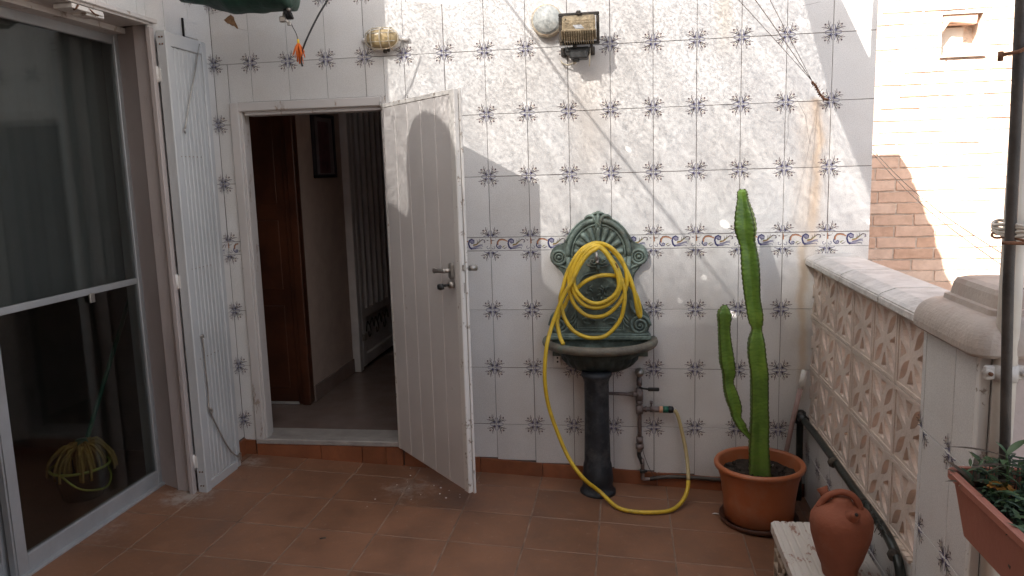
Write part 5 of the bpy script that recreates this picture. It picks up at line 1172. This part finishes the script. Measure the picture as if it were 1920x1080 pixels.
mb = MB(); mb.lathe([(0, z), (.052, z), (.054, z+.006), (.058, z+.03), (.070, z+.06), (.082, z+.10), (.0925, z+.140), (.0965, z+.175), (.0945, z+.198), (.084, z+.217), (.064, z+.231), (.045, z+.239), (.034, z+.247), (.028, z+.257), (.020, z+.263), (0, z+.265)], JX, JY, 48)
mb.build('jug_body', M['clay'], jug); z = bn_z+.041
mb = MB(); sp = spline([(JX-.066, JY+.02, z+.180), (JX-.052, JY+.018, z+.205), (JX-.030, JY+.010, z+.228), (JX+.0, JY+.0, z+.240), (JX+.028, JY-.006, z+.232), (JX+.047, JY-.01, z+.208), (JX+.056, JY-.014, z+.175)], 6); mb.tube(sp, [.0125-.003*math.sin(math.pi*i/(len(sp)-1)) for i in range(len(sp))], 10, flat=1.3); mb.build('ring_handle', M['clay'], jug)
mb = MB(); d = Vector((.12, -.75, .65)).normalized(); b0 = Vector((JX+.014, JY-.060, z+.178))
mb.tube([b0, b0+d*.014, b0+d*.026, b0+d*.042], [.028, .019, .0145, .0125], 16); mb.tube([b0+d*.0422, b0+d*.0435], .0058, 10, mi=1); mb.build('spout', [M['clay'], M['black_gap']], jug)
mb = MB(); b0 = Vector((JX-.030, JY+.050, z+.195)); mb.tube([b0, b0+Vector((-.010, .012, .016)), b0+Vector((-.016, .02, .030))], [.022, .015, .019], 14); mb.build('filling_mouth', M['clay'], jug)

# ---- black pipe on the wall ledge, cane
bp_ = thing('black_pipe', 'black plastic pipe rising in the corner and running along the foot of the pierced wall', 'pipe', (1.1, -.1, floor_z(1.1)))
mb = MB(); pth = spline([(1.092, -.045, floor_z(1.09)), (1.092, -.045, .0), (1.092, -.045, .12), (1.093, -.045, .172)], 3); mb.tube(pth, .0165, 12); mb.build('riser', M['black_pipe'], bp_)
mb = MB(); mb.tube([(1.093, -.045, .150), (1.093, -.045, .205)], [.024, .025], 12); mb.tube([(1.093, -.035, .183), (1.098, -.105, .181)], .023, 12); mb.tube([(1.093, -.045, .203), (1.093, -.045, .212)], [.025, .015], 12); mb.build('elbow', M['black_plastic'], bp_)
mb = MB(); mb.tube(spline([(1.098, -.09, .180), (1.108, -.30, .176), (1.112, -.60, .172), (1.108, -.90, .176), (1.108, -1.15, .180), (1.106, -1.30, .172), (1.106, -1.385, .135), (1.106, -1.41, .06), (1.106, -1.42, -.08), (1.106, -1.42, floor_z(1.1))], 7), .0155, 12); mb.build('long_run', M['black_pipe'], bp_)
mb = MB()
for y, zz in ((-1.02, .178), (-.62, .172), (-1.36, .155)): mb.tube([(1.098, y-.008, zz+.002), (1.098, y+.008, zz+.002)], .020, 8)
for k in range(16):
    y = -1.05-random.uniform(0, .25); mb.tube(spline([(1.12, y, .16), (1.10+random.uniform(-.01, .01), y+random.uniform(-.03, .03), .20), (1.09, y+random.uniform(-.05, .05), .16+random.uniform(-.03, .02))], 3), .0014, 4)
q_ = mb.build('tie_and_twigs', M['lamp_black'], bp_); q_['kind'] = 'stuff'
mb = MB(); n_ = 60
for k in range(n_):
    y = -.05-1.36*k/n_; mb.box(1.121, 1.145, y-.025, y, .158, .166+random.uniform(0, .006))
mb.build('rough_mortar_edge', M['mortar'], RW)
cn = thing('wooden_cane', 'thin pinkish cane leaning in the corner behind the cactus pot', 'cane', (1.0, -.07, -.1))
mb = MB(); mb.tube([(.985, -.075, -.235), (1.052, -.06, .15), (1.104, -.045, .395)], [.010, .012, .0125], 10); mb.build('shaft', M['stick'], cn)
mb = MB(); mb.tube([(1.090, -.050, .325), (1.108, -.044, .41)], .0150, 10); mb.build('grip_sleeve', M['edge_paint'], cn)

# ---- drainpipe, dark pole, clamp and ties
wpz = thing('drainpipe', 'white plastic drainpipe standing in front of the tiled pillar', 'drainpipe', (1.155, -1.86, -.3))
mb = MB(); mb.tube([(1.172, -1.825, -.35), (1.172, -1.825, 2.85)], .0245, 18); mb.build('pipe_length', M['white_pipe'], wpz)
mb = MB(); mb.tube([(1.172, -1.825, .854), (1.172, -1.825, .894)], .0275, 18); mb.box(1.122, 1.15, -1.832, -1.822, .856, .892, bev=.004); mb.box(1.194, 1.222, -1.832, -1.822, .856, .892, bev=.004); mb.tube([(1.132, -1.840, .874), (1.132, -1.815, .874)], .009, 8); mb.tube([(1.211, -1.840, .874), (1.211, -1.815, .874)], .009, 8); mb.build('pipe_clamp', M['coping'], wpz)
mb = MB(); mb.tube([(1.132, -1.847, .874), (1.132, -1.838, .874)], .005, 8); mb.tube([(1.19, -1.884, 1.06), (1.30, -1.87, 1.045)], .004, 6); mb.build('clamp_screw', M['rust_iron'], wpz)
bp2 = thing('dark_pole', 'dark painted pole tied in front of the white drainpipe', 'pole', (1.13, -1.93, .5))
mb = MB(); mb.tube([(1.142, -1.925, .45), (1.135, -1.925, .75), (1.120, -1.925, 1.1), (1.108, -1.925, 1.75), (1.10, -1.925, 2.85)], [.0112, .0112, .0115, .0122, .0128], 14); mb.build('pole_shaft', M['black_pole'], bp2)
mb = MB()
for k in range(4): mb.tube([(x, y, 1.214+k*.007+.004*math.sin(3*i/24*6.28+k)) for i, (x, y, _) in enumerate(circle(1.150, -1.878, 0, .036, 24, 'z', .080))], .0038, 6, closed=True)
mb.build('white_tie', M['rope'], bp2)
mb = MB(); mb.tube([(x, y, 1.206+.003*math.sin(i)) for i, (x, y, _) in enumerate(circle(1.150, -1.878, 0, .037, 24, 'z', .081))], .0028, 6, closed=True); mb.tube(spline([(1.09, -1.95, 1.20), (1.14, -1.958, 1.198), (1.16, -1.955, 1.19), (1.20, -1.945, 1.20)], 4), .004, 6); mb.build('rusty_wire_tie', M['rust_iron'], bp2)
mb = MB(); mb.tube(spline([(1.072, -1.93, 1.605), (1.10, -1.948, 1.608), (1.13, -1.94, 1.622), (1.17, -1.90, 1.628)], 4), .004, 6); mb.tube([(1.072, -1.93, 1.592), (1.072, -1.93, 1.612)], .006, 6); mb.build('upper_wire_tie', M['rust_iron'], bp2)

# ---- planter with plants
pl = thing('planter_trough', 'long faded terracotta plastic trough full of plants in the lower right corner', 'planter', (1.17, -2.3, .5))
def trough(x0, x1, y0, y1, z):
    mb = MB(); rings = [((x0+.035, x1-.035, y0+.03, y1-.03), .03, z-.155), ((x0+.012, x1-.012, y0+.012, y1-.012), .035, z-.022), ((x0+.008, x1-.008, y0+.008, y1-.008), .035, z-.020), ((x0, x1, y0, y1), .04, z-.017), ((x0, x1, y0, y1), .04, z-.002), ((x0+.004, x1-.004, y0+.004, y1-.004), .038, z), ((x0+.016, x1-.016, y0+.016, y1-.016), .03, z), ((x0+.02, x1-.02, y0+.02, y1-.02), .03, z-.05), ((x0+.03, x1-.03, y0+.03, y1-.03), .03, z-.06)]
    stack(mb, rings); return mb
PZ0 = .648
trough(1.030, 1.262, -2.75, -1.856, PZ0).build('trough', M['planter'], pl)
mb = MB(); mb.box(1.066, 1.254, -2.72, -1.89, PZ0-.06, PZ0-.042); mb.build('soil', M['soil'], pl)
mb = MB(); mb.tube([(1.06, -2.15, PZ0-.10), (1.09, -2.15, PZ0-.16), (1.2, -2.15, PZ0-.17)], .008, 6); mb.tube([(1.06, -2.6, PZ0-.10), (1.09, -2.6, PZ0-.16), (1.2, -2.6, PZ0-.17)], .008, 6)
for y in (-2.15, -2.6): mb.tube([(1.2, y, PZ0-.17), (1.2, y, -.28)], .012, 8)
mb.build('support_bracket', M['lamp_black'], pl)
def leaf(mb, base, d, up, ln, wd, mi=0, curl=.3, n=5):
    d = Vector(d).normalized(); up = Vector(up); s = d.cross(up).normalized(); up = s.cross(d).normalized(); vs = []; 
    for i in range(n+1):
        t_ = i/n; w_ = wd*math.sin(math.pi*min(1, t_*.93+.07))**.8; c = Vector(base)+d*ln*t_-up*curl*ln*t_*t_
        vs += [c-s*w_/2+up*w_*.18, c, c+s*w_/2+up*w_*.18]
    fs = []
    for i in range(n):
        fs += [(3*i, 3*i+1, 3*i+4, 3*i+3), (3*i+1, 3*i+2, 3*i+5, 3*i+4)]
    mb.add(vs, fs, mi, True)
tr = MB(); rnd = random.Random(3)
for k in range(1900):
    x = rnd.uniform(1.062, 1.262); y = rnd.uniform(-2.74, -1.90); h_ = .035+.05*noise.noise(Vector((x*9, y*9, 2)))+rnd.uniform(-.015, .02)
    base = (x, y, PZ0-.045+max(0, h_)); an = rnd.uniform(0, 6.28); big = rnd.random()
    if k % 9 == 0: leaf(tr, (x, y, base[2]+.008), (math.cos(an*2), math.sin(an*2), rnd.uniform(.3, 1.2)), (0, 0, 1), rnd.uniform(.03, .055), rnd.uniform(.010, .016), 1, .3, 4)
    leaf(tr, base, (math.cos(an), math.sin(an), rnd.uniform(-.1, .9)), (0, 0, 1), rnd.uniform(.012, .030) if big > .3 else .035, rnd.uniform(.006, .012), 0 if rnd.random() < .6 else 1, .2, 3)
    if k % 4 == 0: tr.tube([(x, y, PZ0-.05), (x+rnd.uniform(-.01, .01), y, base[2])], .0012, 4, mi=0)
o = tr.build('trailing_plant', [M['leaf_dark'], M['leaf_mid']], fix=False); tag(o, 'dense small-leaved green groundcover filling the planter trough', 'plant', kind='stuff')
rs = thing('rosette_plant', 'brownish spiky-leaved plant with an orange flower at the far end of the planter', 'plant', (1.11, -1.95, PZ0-.04))
for k in range(16):
    a = k*2.4; mb = MB(); leaf(mb, (1.078+.008*math.cos(a), -1.935+.008*math.sin(a), PZ0-.02), (math.cos(a), math.sin(a), .5+.5*(k % 4)/3), (0, 0, 1), .055+.03*(k % 3)/2, .015, 0, .25); mb.build('leaf', M['leaf_purple'] if k % 3 else M['leaf_dark'], rs, fix=False)
mb = MB()
for k in range(16):
    a = k*2.4; leaf(mb, (1.098+.006*math.cos(a), -1.99+.006*math.sin(a), PZ0+.004), (math.cos(a), math.sin(a), .6), (0, 0, 1), .020, .014, 0, .5, 4)
    leaf(mb, (1.118+.006*math.cos(a), -2.0+.006*math.sin(a), PZ0-.004), (math.cos(a), math.sin(a), .4), (0, 0, 1), .018, .012, 0, .5, 4)
mb.build('flower', M['flower'], rs, fix=False)
tp_ = thing('broad_leaf_plant', 'slender stemmed plant with long pointed leaves standing up from the planter', 'plant', (1.16, -2.0, PZ0-.04))
mb = MB(); mb.tube(spline([(1.118, -1.98, PZ0-.045), (1.120, -1.98, PZ0+.03), (1.115, -1.98, PZ0+.075)], 4), .0028, 6); mb.build('stem', M['leaf_mid'], tp_)
for (dx, dy, dz, ln, wd, hh, mt_) in ((-1, .15, .30, .125, .013, .058, 'leaf_purple'), (1, -.1, -.10, .11, .016, .060, 'leaf_dark'), (-1, -.1, .05, .085, .012, .040, 'leaf_purple'), (.75, .2, .75, .062, .022, .062, 'leaf_mid'), (-.4, .3, .8, .036, .014, .062, 'leaf_mid'), (.6, -.6, .1, .05, .016, .04, 'leaf_dark'), (.9, .1, .2, .07, .013, .042, 'leaf_dark'), (-.5, -.7, .2, .04, .012, .05, 'leaf_mid')):
    mb = MB(); leaf(mb, (1.116, -1.98, PZ0+hh+.012), (dx, dy, dz), (0, 0, 1), ln, wd, 0, .18, 7); mb.build('leaf', M[mt_], tp_, fix=False)
dl = thing('withered_plant', 'withered plant with large pale curled leaves at the right edge of the planter', 'plant', (1.235, -2.06, PZ0-.04))
for (x, y, z_, d, ln, wd, mt_) in ((1.19, -2.05, PZ0+.055, (.5, .1, .9), .07, .05, 'leaf_dry'), (1.20, -2.07, PZ0+.01, (-.2, -.3, .6), .05, .05, 'leaf_purple'), (1.215, -2.04, PZ0+.03, (.6, -.2, .5), .08, .05, 'leaf_dry'), (1.22, -2.10, PZ0-.01, (-.6, -.1, .5), .06, .04, 'leaf_purple')):
    mb = MB(); leaf(mb, (x, y, z_), d, (.1, -1, .3), ln, wd, 0, .35, 8); mb.build('leaf', M[mt_], dl, fix=False)
mb = MB(); mb.tube(spline([(1.20, -2.06, PZ0-.045), (1.195, -2.06, PZ0+.02), (1.19, -2.05, PZ0+.06)], 4), .003, 6); mb.build('stem', M['leaf_purple'], dl)

# ---- wires, hook, tarpaulin bundle, tassel, cable
hk = thing('wall_hook', 'rusty iron hook with a twisted rope end fixed in the tiled wall at upper right', 'hook', (1.184, 0, 1.672))
mb = MB(); mb.tube([(1.186, .003, 1.672), (1.17, -.03, 1.671)], .005, 8); mb.tube(circle(1.166, -.034, 1.671, .010, 14, 'z'), .0028, 6, closed=True); mb.build('eye_bolt', M['rust_iron'], hk)
mb = MB(); tw = spline([(1.160, -.035, 1.672), (1.135, -.06, 1.690), (1.11, -.09, 1.722), (1.09, -.11, 1.74)], 8)
for q in range(3): mb.tube([p+Vector((.005*math.cos(i*.9+q*2.1), .003*math.sin(i), .005*math.sin(i*.9+q*2.1))) for i, p in enumerate(tw)], .0028, 6)
for k in range(10): p = tw[random.randrange(len(tw))]; mb.tube([p, p+Vector((random.uniform(-.02, .02), random.uniform(-.02, .0), random.uniform(-.02, .02)))], .0009, 4)
mb.build('twisted_rope_end', M['rust_iron'], hk)
for k, (ex, ez, sag, lab) in enumerate(((.588, 1.99, .012, 'lowest thin clothes wire running from the rusty wall hook up to the left'), (.640, 2.0, .020, 'middle dark clothes wire running from the rusty wall hook up to the left'), (.712, 2.0, -.0, 'rightmost thin clothes wire running steeply up from the rusty wall hook'))):
    a = Vector((1.09, -.11, 1.745)); b_ = Vector((ex, -1.0, ez)); b2 = a+(b_-a)*2.6
    pth = [a.lerp(b2, i/16)+Vector((0, 0, sag*4*(i/16)*(1-i/16))) for i in range(17)]
    mb = MB(); mb.tube(pth, .0016 if k == 1 else .0012, 5); o = mb.build('clothes_wire', M['wire']); tag(o, lab, 'wire', 'clothes wires from the wall hook')
for k, (za, zb, lab) in enumerate(((1.44, 1.135, 'upper thin wire slanting down from the wall corner in front of the brick building'), (1.425, 1.105, 'lower thin wire slanting down from the wall corner in front of the brick building'))):
    a = Vector((1.383, -.01, za)); b_ = Vector((1.25, -1.6, zb)); mb = MB(); mb.tube([a.lerp(b_, i/8)+Vector((0, 0, -.03*math.sin(math.pi*i/8))) for i in range(9)]+[Vector((1.215, -1.87, zb-.06))], .0013, 5); o = mb.build('thin_wire', M['wire']); tag(o, lab, 'wire', 'thin wires down to the drainpipe')
tb = MB(); n, m_ = 40, 12; vs = []; fs = []
for i in range(n+1):
    t_ = i/n; x = -1.68+.545*t_; 
    for k in range(m_):
        a = 2*math.pi*k/m_; rx = (.028+.052*min(1, t_*2.2))*(1 if t_ < .93 else math.sqrt(max(.02, 1-((t_-.93)/.07)**2)))
        nn = 1+.22*noise.noise(Vector((x*11, k*.9, 0)))
        vs.append((x, -.45+rx*1.3*math.cos(a)*nn, 2.204-.018*t_+rx*math.sin(a)*nn+.01*noise.noise(Vector((x*6, 4, 1)))))
fs = [(i*m_+k, i*m_+(k+1) % m_, (i+1)*m_+(k+1) % m_, (i+1)*m_+k) for i in range(n) for k in range(m_)]+[tuple(range(m_)), tuple(n*m_+k for k in range(m_))]
tb.add(vs, fs, 0, True); o = tb.build('rolled_tarpaulin', M['tarp']); tag(o, 'dark green rolled tarpaulin hanging at the top left above the doorway', 'tarpaulin')
ck = thing('cord_clamp', 'dark cord tangle with a shiny metal clamp under the end of the green tarpaulin', 'clamp', (-1.175, -.45, 2.10))
mb = MB()
for k in range(9): mb.tube(spline([(-1.19+random.uniform(-.03, .03), -.46, 2.13), (-1.175+random.uniform(-.02, .02), -.475, 2.10), (-1.165+random.uniform(-.02, .02), -.46, 2.075), (-1.17, -.45, 2.10)], 4), .005, 6)
mb.build('cord_knot', M['cable'], ck)
mb = MB(); mb.box(-1.222, -1.196, -.465, -.445, 2.062, 2.088, bev=.004); mb.tube([(-1.20, -.46, 2.10), (-1.195, -.46, 2.07), (-1.18, -.465, 2.058)], .006, 7); mb.box(-1.185, -1.168, -.47, -.455, 2.045, 2.062, bev=.003); mb.tube([(-1.17, -.48, 2.105), (-1.165, -.482, 2.115)], .008, 8); mb.build('metal_clamp', M['steel'], ck)
ts = thing('orange_tassel', 'small orange thread tassel hanging from a cord at the top left', 'tassel', (-1.142, -.45, 1.96))
mb = MB(); mb.tube(spline([(-1.172, -.455, 2.06), (-1.165, -.453, 2.04), (-1.152, -.45, 2.01), (-1.147, -.45, 1.985)], 5), .0018, 5); mb.build('cord', M['cable'], ts)
mb = MB(); mb.lathe([(0, 1.99), (.005, 1.988), (.006, 1.975), (.004, 1.968)], -1.146, -.45, 10); mb.build('top_knot', M['tassel_y'], ts)
mb = MB()
for k in range(46):
    a = random.uniform(0, 6.28); q = random.uniform(.002, .030); ln = random.uniform(.05, .092)*(1 if q < .018 else .75)
    mb.tube(spline([(-1.146, -.45, 1.975), (-1.146+q*.5*math.cos(a), -.45+q*.5*math.sin(a), 1.955), (-1.146+q*math.cos(a), -.45+q*math.sin(a), 1.975-ln)], 3), [.0022]*6+[.0012], 4)
mb.build('threads', M['tassel'], ts)
mb = MB(); mb.tube(spline([(-.93, -.45, 2.30), (-.985, -.45, 2.17), (-1.045, -.45, 2.085), (-1.09, -.45, 2.015), (-1.125, -.45, 1.95), (-1.138, -.45, 1.90), (-1.134, -.45, 1.873)], 7), .0042, 7)
o = mb.build('hanging_cable', M['cable']); tag(o, 'black cable curving down from the top edge beside the orange tassel', 'cable')
mb = MB(); leaf(mb, (.655, -.30, floor_z(.65)+.004), (1, .15, .05), (0, 0, 1), .035, .014, 0, .1); o = mb.build('paper_scrap', M['edge_paint'], fix=False); tag(o, 'small white scrap lying on the floor just left of the cactus pot', 'scrap')
mb = MB(); mb.tube([(-1.025, -.865, floor_z(-1.02)+.003), (-1.003, -.850, floor_z(-1.0)+.003)], .0035, 6); o = mb.build('dark_scrap', M['lamp_black']); tag(o, 'tiny dark scrap on the floor tiles left of the middle', 'scrap')
deb = MB(); rnd = random.Random(5)
for k in range(22):
    x = -.78+rnd.gauss(0, .12); y = -.28+rnd.gauss(0, .14); s_ = rnd.uniform(.0008, .003)
    if y > -.03: continue
    deb.box(x-s_, x+s_*1.6, y-s_, y+s_, floor_z(x)+.0005, floor_z(x)+.002+s_*.4)
o = deb.build('paint_chips', M['edge_paint']); tag(o, 'scattered paint chips on the floor below the open door', 'debris', kind='stuff')
